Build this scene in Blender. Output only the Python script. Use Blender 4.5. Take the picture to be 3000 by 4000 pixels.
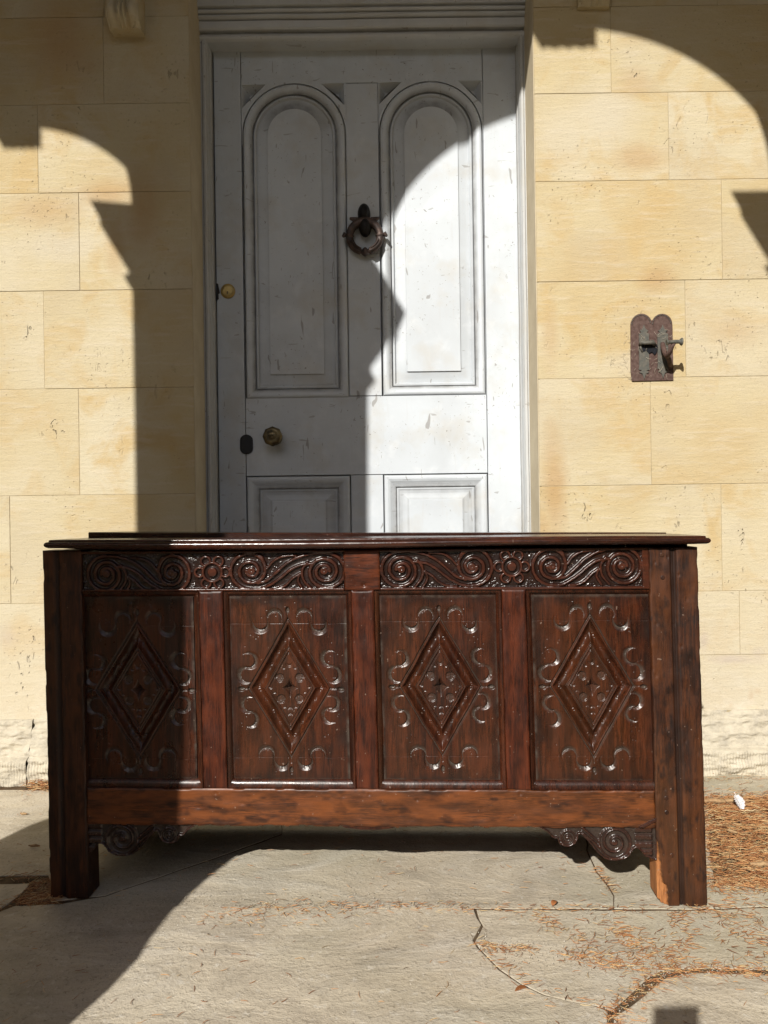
import bpy, bmesh, math, random
import numpy as np
from mathutils import Vector, Matrix, noise as mnoise
from mathutils.geometry import delaunay_2d_cdt

random.seed(7); np.random.seed(7)
sc = bpy.context.scene
for o in list(bpy.data.objects): bpy.data.objects.remove(o)
COL = sc.collection

# ------------------------------------------------------------------ camera
F = 3004.0                      # focal length in pixels of the 3000x4000 photograph
H = 0.80                        # eye height
ROLL = math.radians(0.8)
CR, SR = math.cos(ROLL), math.sin(ROLL)
cam_d = bpy.data.cameras.new('camera'); cam = bpy.data.objects.new('camera', cam_d); COL.objects.link(cam)
cam_d.sensor_fit = 'VERTICAL'; cam_d.sensor_height = 36.0; cam_d.lens = 36.0*F/4000.0
cam_d.clip_start = 0.02; cam_d.clip_end = 500
cam.matrix_world = Matrix(((CR, SR, 0, 0), (0, 0, -1, 0), (-SR, CR, 0, H), (0, 0, 0, 1)))
sc.camera = cam
sc.render.resolution_x = 768; sc.render.resolution_y = 1024

# ------------------------------------------------------------------ light
T_AZ, P_EL = 0.39, 0.66         # travel of a sun ray: right / down per metre of depth
sund = Vector((T_AZ, 1.0, -P_EL)).normalized()
ld = bpy.data.lights.new('sun', 'SUN'); ld.energy = 4.6; ld.angle = math.radians(0.5); ld.color = (1.0, 0.955, 0.88)
lo = bpy.data.objects.new('sun', ld); COL.objects.link(lo)
lo.rotation_euler = sund.to_track_quat('-Z', 'Y').to_euler(); lo.location = (-3, -8, 7)
world = bpy.data.worlds.new('World'); sc.world = world; world.use_nodes = True
wn = world.node_tree; wn.nodes.clear()
sky = wn.nodes.new('ShaderNodeTexSky'); sky.sky_type = 'NISHITA'; sky.sun_disc = False
sky.sun_elevation = math.asin(-sund.z)
sky.sun_rotation = math.atan2(-sund.x, -sund.y)     # clockwise from +Y, seen from above
sky.air_density = 1.0; sky.dust_density = 1.2
bg = wn.nodes.new('ShaderNodeBackground'); bg.inputs['Strength'].default_value = 0.09
wo = wn.nodes.new('ShaderNodeOutputWorld')
wn.links.new(sky.outputs[0], bg.inputs[0]); wn.links.new(bg.outputs[0], wo.inputs[0])
sc.view_settings.view_transform = 'Standard'; sc.view_settings.look = 'None'
sc.view_settings.gamma = 1.0; sc.view_settings.exposure = 0.30; sc.view_settings.use_curve_mapping = False

sc.cycles.max_bounces = 7; sc.cycles.diffuse_bounces = 4; sc.cycles.glossy_bounces = 3
sc.cycles.caustics_reflective = False; sc.cycles.caustics_refractive = False

# ------------------------------------------------------------------ measuring
def ray(x, y):
    u, v = x-1500.0, y-2000.0
    return (u*CR - v*SR)/F, -(u*SR + v*CR)/F
def onY(x, y, Y):
    a, b = ray(x, y); return Vector((a*Y, Y, H+b*Y))
def onZ(x, y, z=0.0):
    a, b = ray(x, y); Y = (z-H)/b; return Vector((a*Y, Y, z))

WY = 2.34        # face of the ashlar
FY = 2.478       # face of the door frame
DY = 2.54        # face of the door
XL, XR = -0.574, 0.475          # arrises of the doorway

# ------------------------------------------------------------------ object helpers
def mesh_obj(name, verts, faces, mat=None, parent=None, smooth=False, loc=None, attrs=None, sharp=None):
    me = bpy.data.meshes.new(name)
    v = np.asarray(verts, dtype=np.float32).reshape(-1, 3)
    base = Vector((0, 0, 0))
    if parent is not None: base = Vector(parent['_o'])
    elif loc is not None: base = Vector(loc)
    v = v - np.array(base, dtype=np.float32)
    if isinstance(faces, np.ndarray) and faces.ndim == 2:
        n, k = faces.shape
        me.vertices.add(len(v)); me.vertices.foreach_set('co', v.ravel())
        me.loops.add(n*k); me.loops.foreach_set('vertex_index', faces.ravel().astype(np.int32))
        me.polygons.add(n); me.polygons.foreach_set('loop_start', np.arange(0, n*k, k, dtype=np.int32))
        me.polygons.foreach_set('loop_total', np.full(n, k, dtype=np.int32))
        me.update(calc_edges=True); me.validate()
    else:
        me.from_pydata([tuple(map(float, q)) for q in v], [], [tuple(int(i) for i in f) for f in faces]); me.update()
    if attrs:
        for an, av in attrs.items():
            at = me.attributes.new(an, 'FLOAT', 'POINT'); at.data.foreach_set('value', np.asarray(av, dtype=np.float32).ravel())
    if smooth:
        me.polygons.foreach_set('use_smooth', np.ones(len(me.polygons), dtype=bool))
        if sharp is not None:
            try: me.set_sharp_from_angle(angle=math.radians(sharp))
            except Exception: pass
    if mat: me.materials.append(mat)
    o = bpy.data.objects.new(name, me); COL.objects.link(o)
    if parent is not None: o.parent = parent
    else: o.location = base
    return o
def part_root(o, world_loc):
    o['_o'] = list(world_loc)
def tag(o, label=None, cat=None, group=None, kind=None):
    if label: o['label'] = label
    if cat: o['category'] = cat
    if group: o['group'] = group
    if kind: o['kind'] = kind
    return o
def thing(name, loc, label, cat, group=None):
    o = bpy.data.objects.new(name, None); COL.objects.link(o); o.location = loc; o.empty_display_size = 0.1
    o['_o'] = list(loc); tag(o, label, cat, group); return o

class MB:
    def __init__(s): s.v = []; s.f = []
    def add(s, vs, fs):
        n = len(s.v); s.v += [tuple(q) for q in vs]; s.f += [tuple(i+n for i in f) for f in fs]
    def box(s, x0, x1, y0, y1, z0, z1):
        s.add([(x0,y0,z0),(x1,y0,z0),(x1,y1,z0),(x0,y1,z0),(x0,y0,z1),(x1,y0,z1),(x1,y1,z1),(x0,y1,z1)],
              [(0,1,5,4),(1,2,6,5),(2,3,7,6),(3,0,4,7),(4,5,6,7),(3,2,1,0)])
    def tube(s, pts, rads, n=10, closed=False, squash=None, cap=True):
        pts = [Vector(p) for p in pts]; m = len(pts)
        if not hasattr(rads, '__len__'): rads = [rads]*m
        ref = None; rings = []
        for i, p in enumerate(pts):
            if closed: t = pts[(i+1) % m]-pts[i-1]
            else: t = pts[min(i+1, m-1)]-pts[max(i-1, 0)]
            t.normalize()
            if ref is None:
                ref = Vector((0, -1, 0)) if abs(t.y) < 0.9 else Vector((0, 0, 1))
            a = (ref - t*ref.dot(t)).normalized(); b = t.cross(a); ref = a
            rings.append([p + (a*math.cos(2*math.pi*k/n) + b*math.sin(2*math.pi*k/n))*rads[i] for k in range(n)])
        vs = [q for r in rings for q in r]; fs = []
        for i in range(m if closed else m-1):
            j = (i+1) % m
            for k in range(n):
                fs.append((i*n+k, i*n+(k+1) % n, j*n+(k+1) % n, j*n+k))
        if not closed and cap:
            fs.append(tuple(range(n-1, -1, -1))); fs.append(tuple((m-1)*n+k for k in range(n)))
        s.add(vs, fs)
    def lathe(s, c, prof, n=24, axis='Y', sx=1, sz=1):
        # prof: (radius, distance towards the camera)
        c = Vector(c); vs = []; fs = []
        for r, d in prof:
            for k in range(n):
                a = 2*math.pi*k/n
                vs.append(c + Vector((math.cos(a)*r*sx, -d, math.sin(a)*r*sz)))
        m = len(prof)
        for i in range(m-1):
            for k in range(n): fs.append((i*n+k, i*n+(k+1) % n, (i+1)*n+(k+1) % n, (i+1)*n+k))
        fs.append(tuple(range(n-1, -1, -1))); fs.append(tuple((m-1)*n+k for k in range(n)))
        s.add(vs, fs)
    def build(s, name, mat, parent=None, smooth=False, sharp=None, **k):
        return mesh_obj(name, s.v, s.f, mat, parent, smooth=smooth, sharp=sharp, **k)

def bevel(o, w, seg=1, angle=30):
    bm = bmesh.new(); bm.from_mesh(o.data)
    bmesh.ops.recalc_face_normals(bm, faces=bm.faces)
    es = [e for e in bm.edges if len(e.link_faces) == 2 and e.calc_face_angle(0) > math.radians(angle)]
    bmesh.ops.bevel(bm, geom=es, offset=w, segments=seg, affect='EDGES', profile=0.5)
    bm.to_mesh(o.data); bm.free(); return o
def fixn(o):
    bm = bmesh.new(); bm.from_mesh(o.data); bmesh.ops.recalc_face_normals(bm, faces=bm.faces); bm.to_mesh(o.data); bm.free(); return o

def plate(outer, holes, yfront, yback):
    """plate in the XZ plane with holes; outlines are lists of (x, z)"""
    pts = []; edges = []
    def addloop(lp):
        n = len(pts); pts.extend(Vector(p) for p in lp)
        edges.extend((n+i, n+(i+1) % len(lp)) for i in range(len(lp)))
    addloop(outer)
    for h in holes: addloop(h)
    vv, ee, ff, *_ = delaunay_2d_cdt(pts, edges, [], 0, 1e-6)
    def inside(p, lp):
        c = False; n = len(lp)
        for i in range(n):
            x1, y1 = lp[i]; x2, y2 = lp[(i+1) % n]
            if (y1 > p[1]) != (y2 > p[1]) and p[0] < (x2-x1)*(p[1]-y1)/(y2-y1)+x1: c = not c
        return c
    keep = []
    for f in ff:
        cx = sum(vv[i][0] for i in f)/len(f); cz = sum(vv[i][1] for i in f)/len(f)
        if inside((cx, cz), outer) and not any(inside((cx, cz), h) for h in holes): keep.append(tuple(f))
    n = len(vv)
    V = [(p[0], yfront, p[1]) for p in vv]+[(p[0], yback, p[1]) for p in vv]
    Fc = list(keep)+[tuple(i+n for i in reversed(f)) for f in keep]
    cnt = {}
    for f in keep:
        for i in range(len(f)):
            a, b = f[i], f[(i+1) % len(f)]; cnt[(a, b)] = 1
    for (a, b) in list(cnt):
        if (b, a) not in cnt: Fc.append((b, a, a+n, b+n))
    return V, Fc

def loops_surface(loops, fill=True):
    n = len(loops[0]); vs = [p for l in loops for p in l]; fs = []
    for i in range(len(loops)-1):
        for k in range(n):
            fs.append((i*n+k, i*n+(k+1) % n, (i+1)*n+(k+1) % n, (i+1)*n+k))
    if fill: fs.append(tuple((len(loops)-1)*n+k for k in range(n)))
    return vs, fs

def extrude(prof, a0, a1, axis='X', segs=1):
    """prof: closed list of 2D points; axis X -> (Y,Z) profile; axis Z -> (X,Y) profile"""
    n = len(prof); vs = []
    for i in range(segs+1):
        a = a0+(a1-a0)*i/segs
        for p in prof: vs.append((a, p[0], p[1]) if axis == 'X' else (p[0], p[1], a))
    fs = [tuple(range(n)), tuple(segs*n+k for k in reversed(range(n)))]
    for i in range(segs):
        for k in range(n): fs.append((i*n+k, (i+1)*n+k, (i+1)*n+(k+1) % n, i*n+(k+1) % n))
    return vs, fs

# numpy value noise, smooth, seedable
def vnoise(x, y, seed=0):
    x = np.asarray(x, float); y = np.asarray(y, float)
    xi = np.floor(x).astype(np.int64); yi = np.floor(y).astype(np.int64); xf = x-xi; yf = y-yi
    def h(a, b):
        n = (a*374761393 + b*668265263 + seed*982451653) & 0xffffffff
        n = ((n ^ (n >> 13))*1274126177) & 0xffffffff
        return ((n ^ (n >> 16)) & 0xffff)/65535.0
    u = xf*xf*(3-2*xf); w = yf*yf*(3-2*yf)
    return (h(xi, yi)*(1-u)+h(xi+1, yi)*u)*(1-w)+(h(xi, yi+1)*(1-u)+h(xi+1, yi+1)*u)*w - 0.5
def fbm(x, y, seed=0, o=3):
    r = 0; a = 1
    for i in range(o): r = r+a*vnoise(x*2**i, y*2**i, seed+i*17); a *= .5
    return r
def sstep(a, b, x):
    t = np.clip((x-a)/(b-a), 0, 1); return t*t*(3-2*t)

# ------------------------------------------------------------------ materials
class M_:
    def __init__(s, name):
        s.m = bpy.data.materials.new(name); s.m.use_nodes = True; s.t = s.m.node_tree; s.t.nodes.clear()
        s.out = s.t.nodes.new('ShaderNodeOutputMaterial'); s.b = s.t.nodes.new('ShaderNodeBsdfPrincipled')
        s.t.links.new(s.b.outputs[0], s.out.inputs[0]); s._co = None
    def n(s, typ, ins=None, **props):
        nd = s.t.nodes.new('ShaderNode'+typ)
        for k, v in props.items(): setattr(nd, k, v)
        for k, v in (ins or {}).items():
            if isinstance(v, bpy.types.NodeSocket): s.t.links.new(v, nd.inputs[k])
            else: nd.inputs[k].default_value = v
        return nd
    def co(s, scale=(1,1,1), loc=(0,0,0), rnd=False):
        if s._co is None:
            s._co = s.n('NewGeometry').outputs['Position']
        v = s._co
        if rnd:
            oi = s.n('ObjectInfo').outputs['Random']
            off = s.n('CombineXYZ', {0: s.math('MULTIPLY', oi, 31.0), 1: s.math('MULTIPLY', oi, 17.0), 2: s.math('MULTIPLY', oi, 23.0)})
            v = s.n('VectorMath', {0: v, 1: off.outputs[0]}, operation='ADD').outputs[0]
        return s.n('Mapping', {'Vector': v, 'Scale': scale, 'Location': loc}).outputs[0]
    def noise(s, scale, detail=4, rough=.55, vec=None, dist=0.0, stretch=(1,1,1), loc=(0,0,0), rnd=False, out=0):
        return s.n('TexNoise', {'Vector': vec or s.co(stretch, loc, rnd), 'Scale': scale, 'Detail': detail, 'Roughness': rough, 'Distortion': dist}).outputs[out]
    def ramp(s, fac, stops, interp='LINEAR'):
        r = s.n('ValToRGB', {0: fac}); r.color_ramp.interpolation = interp
        el = r.color_ramp.elements
        while len(el) < len(stops): el.new(0.5)
        for e, (p, c) in zip(el, stops):
            e.position = p; e.color = c if len(c) == 4 else (*c, 1)
        return r.outputs[0]
    def rf(s, fac, a, b):           # linear map fac a..b -> 0..1
        return s.n('MapRange', {0: fac, 1: a, 2: b, 3: 0.0, 4: 1.0}).outputs[0]
    def mix(s, fac, a, b, blend='MIX'):
        nd = s.n('Mix', data_type='RGBA', blend_type=blend)
        for i, v in ((0, fac), (6, a), (7, b)):
            if isinstance(v, bpy.types.NodeSocket): s.t.links.new(v, nd.inputs[i])
            else: nd.inputs[i].default_value = v if i == 0 else ((*v, 1) if len(v) == 3 else v)
        return nd.outputs[2]
    def math(s, op, a, b=0.0, clamp=False):
        return s.n('Math', {0: a, 1: b}, operation=op, use_clamp=clamp).outputs[0]
    def bump(s, h, strength=.3, dist=.002, normal=None):
        ins = {'Height': h, 'Strength': strength, 'Distance': dist}
        if normal: ins['Normal'] = normal
        return s.n('Bump', ins).outputs[0]
    def set(s, **k):
        for kk, v in k.items():
            key = kk.replace('_', ' ')
            if isinstance(v, bpy.types.NodeSocket): s.t.links.new(v, s.b.inputs[key])
            else: s.b.inputs[key].default_value = v
        return s.m
    def sepz(s): return s.n('SeparateXYZ', {0: s.n('NewGeometry').outputs['Position']}).outputs

def mat_stone(name, pale=False, tooled=False):
    m = M_(name)
    big = m.noise(2.2, 4, .5, rnd=True); med = m.noise(6.5, 5, .6, rnd=True, dist=.8)
    bed = m.noise(9, 5, .6, stretch=(1, 1, 7), rnd=True, dist=.3)
    fine = m.noise(190, 3, .65); grain = m.noise(60, 4, .7, stretch=(1, 1, 2.2))
    c = m.ramp(big, [(.30, (.49, .365, .168)), (.46, (.53, .435, .245)), (.64, (.57, .50, .345))])
    c = m.mix(m.math('MULTIPLY', m.rf(med, .48, .66), .78), c, (.50, .345, .13))
    c = m.mix(m.math('MULTIPLY', m.rf(bed, .52, .70), .45), c, (.62, .54, .40))
    c = m.mix(m.math('MULTIPLY', m.rf(m.noise(3.7, 3, .5, loc=(4, 1, 2), rnd=True), .52, .66), .35), c, (.46, .395, .28))
    rnd = m.n('ObjectInfo').outputs['Random']
    c = m.mix(m.math('MULTIPLY', rnd, .35), c, (.53, .455, .31))
    # grimy pits: small dark marks in clusters
    cl = m.math('MULTIPLY', m.rf(m.noise(3.2, 2, .5, loc=(9, 3, 7)), .54, .70), .6)
    def spots(lst):
        acc = None; P = m.co()
        for (px, py, rx, rz, w) in lst:
            c0 = onY(px, py, WY)
            d = m.n('VectorMath', {0: m.n('Mapping', {'Vector': P, 'Location': (-c0.x/rx, 0, -c0.z/rz), 'Scale': (1/rx, 0, 1/rz)}).outputs[0]}, operation='LENGTH').outputs['Value']
            v = m.math('MULTIPLY', m.rf(m.math('ADD', d, m.math('MULTIPLY', m.math('SUBTRACT', med, .5), 1.6)), 1.1, .25), w)
            acc = v if acc is None else m.math('MAXIMUM', acc, v)
        return acc
    och = spots([(2165, 1900, .045, .20, .9), (2150, 1300, .03, .12, .5), (2480, 330, .07, .05, .5), (2500, 620, .10, .05, .7), (2560, 1090, .07, .05, .8), (420, 760, .10, .05, .8), (170, 820, .14, .06, .6), (450, 960, .04, .10, .6), (2120, 2080, .05, .12, .6), (2860, 1290, .10, .06, .4), (240, 160, .14, .20, .8), (560, 820, .07, .14, .7), (2935, 2720, .012, .03, 1.0), (2960, 2700, .016, .012, 1.0), (2855, 2752, .008, .014, .9), (40, 2840, .03, .012, .9)])
    c = m.mix(m.math('MULTIPLY', och, .72), c, (.43, .25, .085))
    pnk = spots([(2860, 2575, .09, .018, .8), (2750, 2500, .02, .04, .6), (2960, 2560, .03, .03, .5), (30, 2490, .05, .05, .4)])
    c = m.mix(pnk, c, (.40, .30, .25))
    pale_ = spots([(2360, 450, .10, .10, .6), (1210, 0, .01, .01, 0), (2480, 1420, .14, .05, .5), (2200, 560, .10, .10, .5), (250, 960, .14, .05, .6), (350, 540, .06, .05, .5), (2480, 2700, .2, .06, .4)])
    c = m.mix(pale_, c, (.56, .50, .38))
    loc_ = spots([(130, 1320, .035, .045, 1), (215, 1680, .05, .06, .9), (110, 1950, .02, .04, .9), (280, 2000, .03, .02, .8), (2300, 1995, .03, .04, 1), (2585, 1935, .03, .02, 1), (2890, 2090, .035, .035, 1), (90, 2650, .04, .14, 1), (130, 2500, .03, .07, 1), (2885, 2240, .03, .03, .9), (650, 270, .05, .05, .8), (600, 1050, .04, .06, .9), (2490, 290, .02, .012, 1), (2830, 1350, .06, .08, .6), (2280, 1450, .02, .02, .7), (2650, 2040, .02, .04, .6)])
    cl = m.math('MAXIMUM', cl, loc_)
    vo = m.noise(42, 2, .6, stretch=(1, 1, .55), dist=1.2)
    pit = m.math('MULTIPLY', m.rf(m.math('ADD', vo, m.math('MULTIPLY', loc_, .055)), .66, .72), cl)
    pit2 = m.math('MULTIPLY', m.rf(m.noise(120, 1, .5, loc=(2, 2, 2)), .70, .76), m.rf(m.noise(5, 2, .5, loc=(1, 8, 3)), .45, .6))
    pits = m.math('MAXIMUM', pit, m.math('MULTIPLY', pit2, .45))
    c = m.mix(m.math('MULTIPLY', pits, .55), c, (.20, .155, .105))
    z = m.sepz()[2]
    # lime bloom and washed stone towards the ground
    low = m.rf(m.math('ADD', z, m.math('MULTIPLY', m.math('SUBTRACT', big, .5), .35)), .75, .12)
    c = m.mix(m.math('MULTIPLY', low, .72), c, (.60, .545, .43))
    wht = m.math('MULTIPLY', m.rf(m.noise(14, 5, .7, loc=(3, 3, 9)), .52, .66), m.math('MULTIPLY', m.rf(z, .34, .04), .5))
    c = m.mix(wht, c, (.74, .70, .62))
    if pale: c = m.mix(.5, c, (.47, .43, .345)); c = m.mix(m.math('MULTIPLY', m.rf(m.noise(20, 5, .7, loc=(6, 2, 2)), .45, .65), .55), c, (.30, .27, .22))
    c = m.mix(m.math('MULTIPLY', m.rf(fine, .56, .72), .22), c, (.30, .21, .12))
    c = m.n('HueSaturation', {'Color': c, 'Saturation': .90, 'Value': 1.0}).outputs[0]
    hgt = m.math('ADD', m.math('ADD', m.math('MULTIPLY', fine, .25), m.math('MULTIPLY', grain, .6)), m.math('MULTIPLY', bed, .5))
    hgt = m.math('SUBTRACT', hgt, m.math('MULTIPLY', pits, 2.2))
    hgt = m.math('ADD', hgt, m.math('MULTIPLY', m.noise(40, 3, .6, stretch=(.3, 1, 2.5)), .3))
    hgt = m.math('ADD', hgt, m.math('MULTIPLY', m.noise(3, 2, .5), 1.2))
    nb = m.bump(hgt, .85 if not pale else .9, .0032)
    return m.set(Base_Color=c, Roughness=.92, Normal=nb, Specular_IOR_Level=.15)

def mat_plain(name, col, rough=.6, metal=0.0, var=.2, scale=30, bump=.1, col2=None, spec=.5):
    m = M_(name); n1 = m.noise(scale, 5, .6)
    c2 = col2 or tuple(x*(1-var) for x in col)
    c = m.mix(m.rf(n1, .35, .68), col, c2)
    return m.set(Base_Color=c, Roughness=rough, Metallic=metal, Normal=m.bump(m.noise(scale*4, 4, .6), bump, .001), Specular_IOR_Level=spec)

def mat_paint(name, warm=0.0):
    m = M_(name)
    a = m.noise(4, 4, .55, dist=.4); b = m.noise(16, 5, .65, dist=.6); f = m.noise(90, 3, .6); streak = m.noise(30, 3, .6, stretch=(3, 1, .25))
    c = m.mix(m.rf(a, .35, .68), (.58, .625, .67), (.505, .54, .575))
    c = m.mix(m.math('MULTIPLY', m.rf(b, .52, .72), .38), c, (.69, .72, .75))
    c = m.mix(m.math('MULTIPLY', m.rf(m.noise(7, 4, .6, loc=(5, 0, 3)), .52, .72), .5), c, (.48, .455, .40))
    c = m.mix(m.math('MULTIPLY', m.rf(streak, .6, .78), .25), c, (.48, .47, .45))
    z = m.sepz()[2]
    # grime: dark flecks and scratches
    fl = m.math('MULTIPLY', m.rf(m.noise(120, 1, .4, dist=1.2), .72, .75), m.rf(m.noise(6, 2, .5, loc=(8, 2, 2)), .42, .6))
    sc1 = m.math('MULTIPLY', m.rf(m.noise(60, 1, .4, stretch=(1, 1, .25), dist=.7, loc=(1.7, 1, 2.3)), .745, .765), .7)
    sc2 = m.math('MULTIPLY', m.rf(m.noise(55, 1, .4, stretch=(.3, 1, 1.4), dist=.8, loc=(6.6, 1, 3.1)), .745, .765), .55)
    g = m.math('MAXIMUM', fl, m.math('MAXIMUM', sc1, sc2))
    c = m.mix(m.math('MULTIPLY', g, .8), c, (.17, .15, .13))
    ga = m.n('Attribute', attribute_name='shade_grime').outputs['Fac']  # shade painted into grooves and joints, plus the real smudge over the arches
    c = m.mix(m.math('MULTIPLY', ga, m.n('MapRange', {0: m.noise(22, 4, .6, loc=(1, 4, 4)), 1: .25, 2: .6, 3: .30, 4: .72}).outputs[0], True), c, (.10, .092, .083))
    if warm: c = m.mix(warm, c, (.52, .47, .38))
    h = m.math('ADD', m.math('MULTIPLY', a, .8), m.math('ADD', m.math('MULTIPLY', f, .12), m.math('MULTIPLY', streak, .25)))
    h = m.math('SUBTRACT', h, m.math('MULTIPLY', g, .5))
    return m.set(Base_Color=c, Roughness=m.n('MapRange', {0: b, 3: .42, 4: .62}).outputs[0], Normal=m.bump(h, .4, .0015), Specular_IOR_Level=.4)

def mat_wood(name, horiz=False, base=(.034, .0100, .0052), light=(.070, .0195, .0085), dark=(.010, .0042, .0030), blot=.5, gold=0.0, rough=(.22, .42), bmp=.35, spec=.32):
    m = M_(name)
    st = (.07, 1, 1) if horiz else (1, 1, .07)
    st2 = (.16, 1, 1) if horiz else (1, 1, .16)
    g1 = m.noise(300, 4, .72, stretch=st, rnd=True, dist=.25)
    wav = m.noise(26, 5, .62, stretch=st2, rnd=True, dist=1.4)
    g2 = m.n('TexWave', {'Vector': m.co((st[0], 1, st[2]), rnd=True), 'Scale': 11.0, 'Distortion': 9.0, 'Detail': 3.0, 'Detail Scale': 1.6}, wave_type='BANDS', bands_direction='Z' if horiz else 'X').outputs[1]
    blt = m.noise(17, 8, .68, stretch=(.5, 1, 1) if horiz else (1, 1, .5), rnd=True, dist=.8)
    c = m.mix(m.rf(wav, .35, .68), base, light)
    c = m.mix(m.math('MULTIPLY', m.rf(g2, .45, .85), .42), c, dark)
    c = m.mix(m.math('MULTIPLY', m.rf(m.noise(520, 2, .6, stretch=st, rnd=True), .5, .62), .45), c, dark)
    c = m.mix(m.math('MULTIPLY', m.rf(g1, .46, .60), .72), c, dark)
    c = m.mix(m.math('MULTIPLY', m.rf(blt, .48, .64), blot), c, dark)
    if gold: c = m.mix(m.math('MULTIPLY', m.rf(m.noise(5, 3, .5, stretch=st2, loc=(3, 1, 5), rnd=True), .48, .66), gold), c, (.115, .045, .0145))
    at = m.n('Attribute', attribute_name='worn').outputs['Fac']
    c = m.mix(m.math('MULTIPLY', at, .75, True), c, light)
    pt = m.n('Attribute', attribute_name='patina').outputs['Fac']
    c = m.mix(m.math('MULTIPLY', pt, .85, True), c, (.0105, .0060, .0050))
    dst = m.n('Attribute', attribute_name='dust_skylight').outputs['Fac']
    c = m.mix(m.math('MULTIPLY', dst, m.rf(m.noise(70, 4, .65, loc=(4, 4, 4)), .2, .55), True), c, (.066, .053, .043))
    sc_ = m.n('Attribute', attribute_name='scar').outputs['Fac']
    c = m.mix(sc_, c, m.mix(m.rf(g1, .4, .65), (.40, .165, .055), (.20, .075, .025)))
    # pale scuffs and wax bloom
    sp = m.math('MULTIPLY', m.rf(m.noise(150, 1, .4, loc=(1, 6, 2)), .765, .79), .4)
    c = m.mix(sp, c, (.30, .22, .17))
    h = m.math('ADD', m.math('MULTIPLY', g1, .5), m.math('MULTIPLY', m.noise(26, 4, .6), .8))
    r = m.n('MapRange', {0: m.noise(24, 4, .6, loc=(2, 5, 1)), 1: .3, 2: .7, 3: rough[0], 4: rough[1]}).outputs[0]
    r = m.mix(sc_, r, (.8, .8, .8))
    return m.set(Base_Color=c, Roughness=r, Normal=m.bump(h, bmp, .0016), Specular_IOR_Level=spec)

def mat_flag(name):
    m = M_(name)
    big = m.noise(2.2, 4, .55, rnd=True, dist=.5); med = m.noise(9, 6, .65, stretch=(.75, 1.1, 1), rnd=True, dist=.6); fine = m.noise(150, 4, .7)
    lam = m.noise(6, 7, .66, stretch=(.5, 1.15, 1), loc=(2, 2, 0), dist=.9)
    c = m.mix(m.rf(big, .35, .66), (.50, .43, .325), (.60, .535, .42))
    c = m.mix(m.math('MULTIPLY', m.rf(med, .42, .66), .7), c, (.34, .295, .23))
    c = m.mix(m.math('MULTIPLY', m.rf(lam, .48, .68), .65), c, (.60, .555, .475))
    c = m.mix(m.math('MULTIPLY', m.rf(m.noise(1.6, 3, .5, loc=(5, 2, 0)), .48, .64), .40), c, (.37, .355, .25))
    c = m.mix(m.math('MULTIPLY', m.rf(fine, .55, .68), .6), c, (.20, .165, .12))
    c = m.mix(m.math('MULTIPLY', m.rf(m.noise(60, 4, .7, loc=(7, 7, 0)), .58, .68), .6), c, (.64, .60, .52))
    h = m.math('ADD', m.math('MULTIPLY', lam, 1.6), m.math('ADD', m.math('MULTIPLY', med, .9), m.math('MULTIPLY', fine, .45)))
    return m.set(Base_Color=c, Roughness=.88, Normal=m.bump(h, .95, .0045), Specular_IOR_Level=.2)

def mat_islands(name, stops, rough=.6):
    m = M_(name)
    r = m.n('NewGeometry').outputs['Random Per Island']
    return m.set(Base_Color=m.ramp(r, stops), Roughness=rough, Specular_IOR_Level=.3)

STONE = mat_stone('ashlar_limestone'); STONE_P = mat_stone('plinth_limestone', pale=True)
MORTAR = mat_plain('lime_mortar', (.45, .37, .24), .95, var=.35, scale=60, bump=.5, spec=.1)
PAINT = mat_paint('old_white_paint'); PAINT_W = mat_paint('weathered_frame_paint', .28)
OAK_V = mat_wood('oak_vertical'); OAK_H = mat_wood('oak_horizontal', True)
OAK_RAIL = mat_wood('oak_bottom_rail', True, (.100, .0270, .0090), (.175, .0530, .0150), (.020, .0080, .005), blot=.55, gold=.2, rough=(.32, .52))
OAK_TOP = mat_wood('oak_top_rail', True, (.075, .0180, .0072), (.120, .0310, .0115), (.016, .006, .004), blot=.3)
OAK_MUN = mat_wood('oak_muntin', False, (.055, .0120, .0052), (.098, .0230, .0086), (.013, .0048, .0035), blot=.42, rough=(.28, .46))
OAK_PAN = mat_wood('oak_panel', False, (.042, .0105, .0048), (.080, .0215, .0083), (.007, .0030, .0022), blot=.45, gold=.14, rough=(.22, .38), spec=.42)
OAK_STILE = mat_wood('oak_stile', False, (.044, .0136, .0058), (.090, .0300, .0105), (.012, .0060, .0045), blot=.85, gold=.55, rough=(.36, .6))
OAK_CARVE = mat_wood('oak_frieze', True, (.030, .0100, .0064), (.078, .0215, .0105), (.012, .0062, .005), blot=.2, rough=(.15, .32), bmp=.3, spec=.55)
OAK_LID = mat_wood('oak_lid', True, (.040, .0115, .0060), (.075, .0210, .0090), (.012, .005, .004), blot=.5, rough=(.14, .30), spec=.5)
FLAG = mat_flag('flagstone')
SOIL = mat_plain('earth', (.15, .105, .065), 1.0, var=.55, scale=40, bump=.9, spec=.1)
GRAVEL = mat_plain('gravel', (.30, .26, .20), 1.0, var=.35, scale=60, bump=.8, spec=.1)
IRON = mat_plain('black_iron', (.028, .026, .026), .5, .7, .4, 60, .5)
IRON_W = mat_plain('worn_iron', (.12, .080, .066), .5, .55, .5, 50, .5, col2=(.05, .045, .045))
RUST = mat_plain('rusty_plate', (.075, .042, .034), .75, .1, .4, 90, .8, col2=(.135, .088, .075), spec=.3)
SHADE_WEAR = mat_plain('shade_and_wear_paint', (.035, .032, .03), .8, var=.4)  # painted shade for the spandrel recesses; also the worn door edge
PEWTER = mat_plain('weathered_strapwork', (.085, .088, .078), .65, .3, .4, 60, .6, col2=(.15, .135, .11))
BRASS = mat_plain('brass', (.55, .40, .15), .36, .75, .3, 60, .2)
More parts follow.
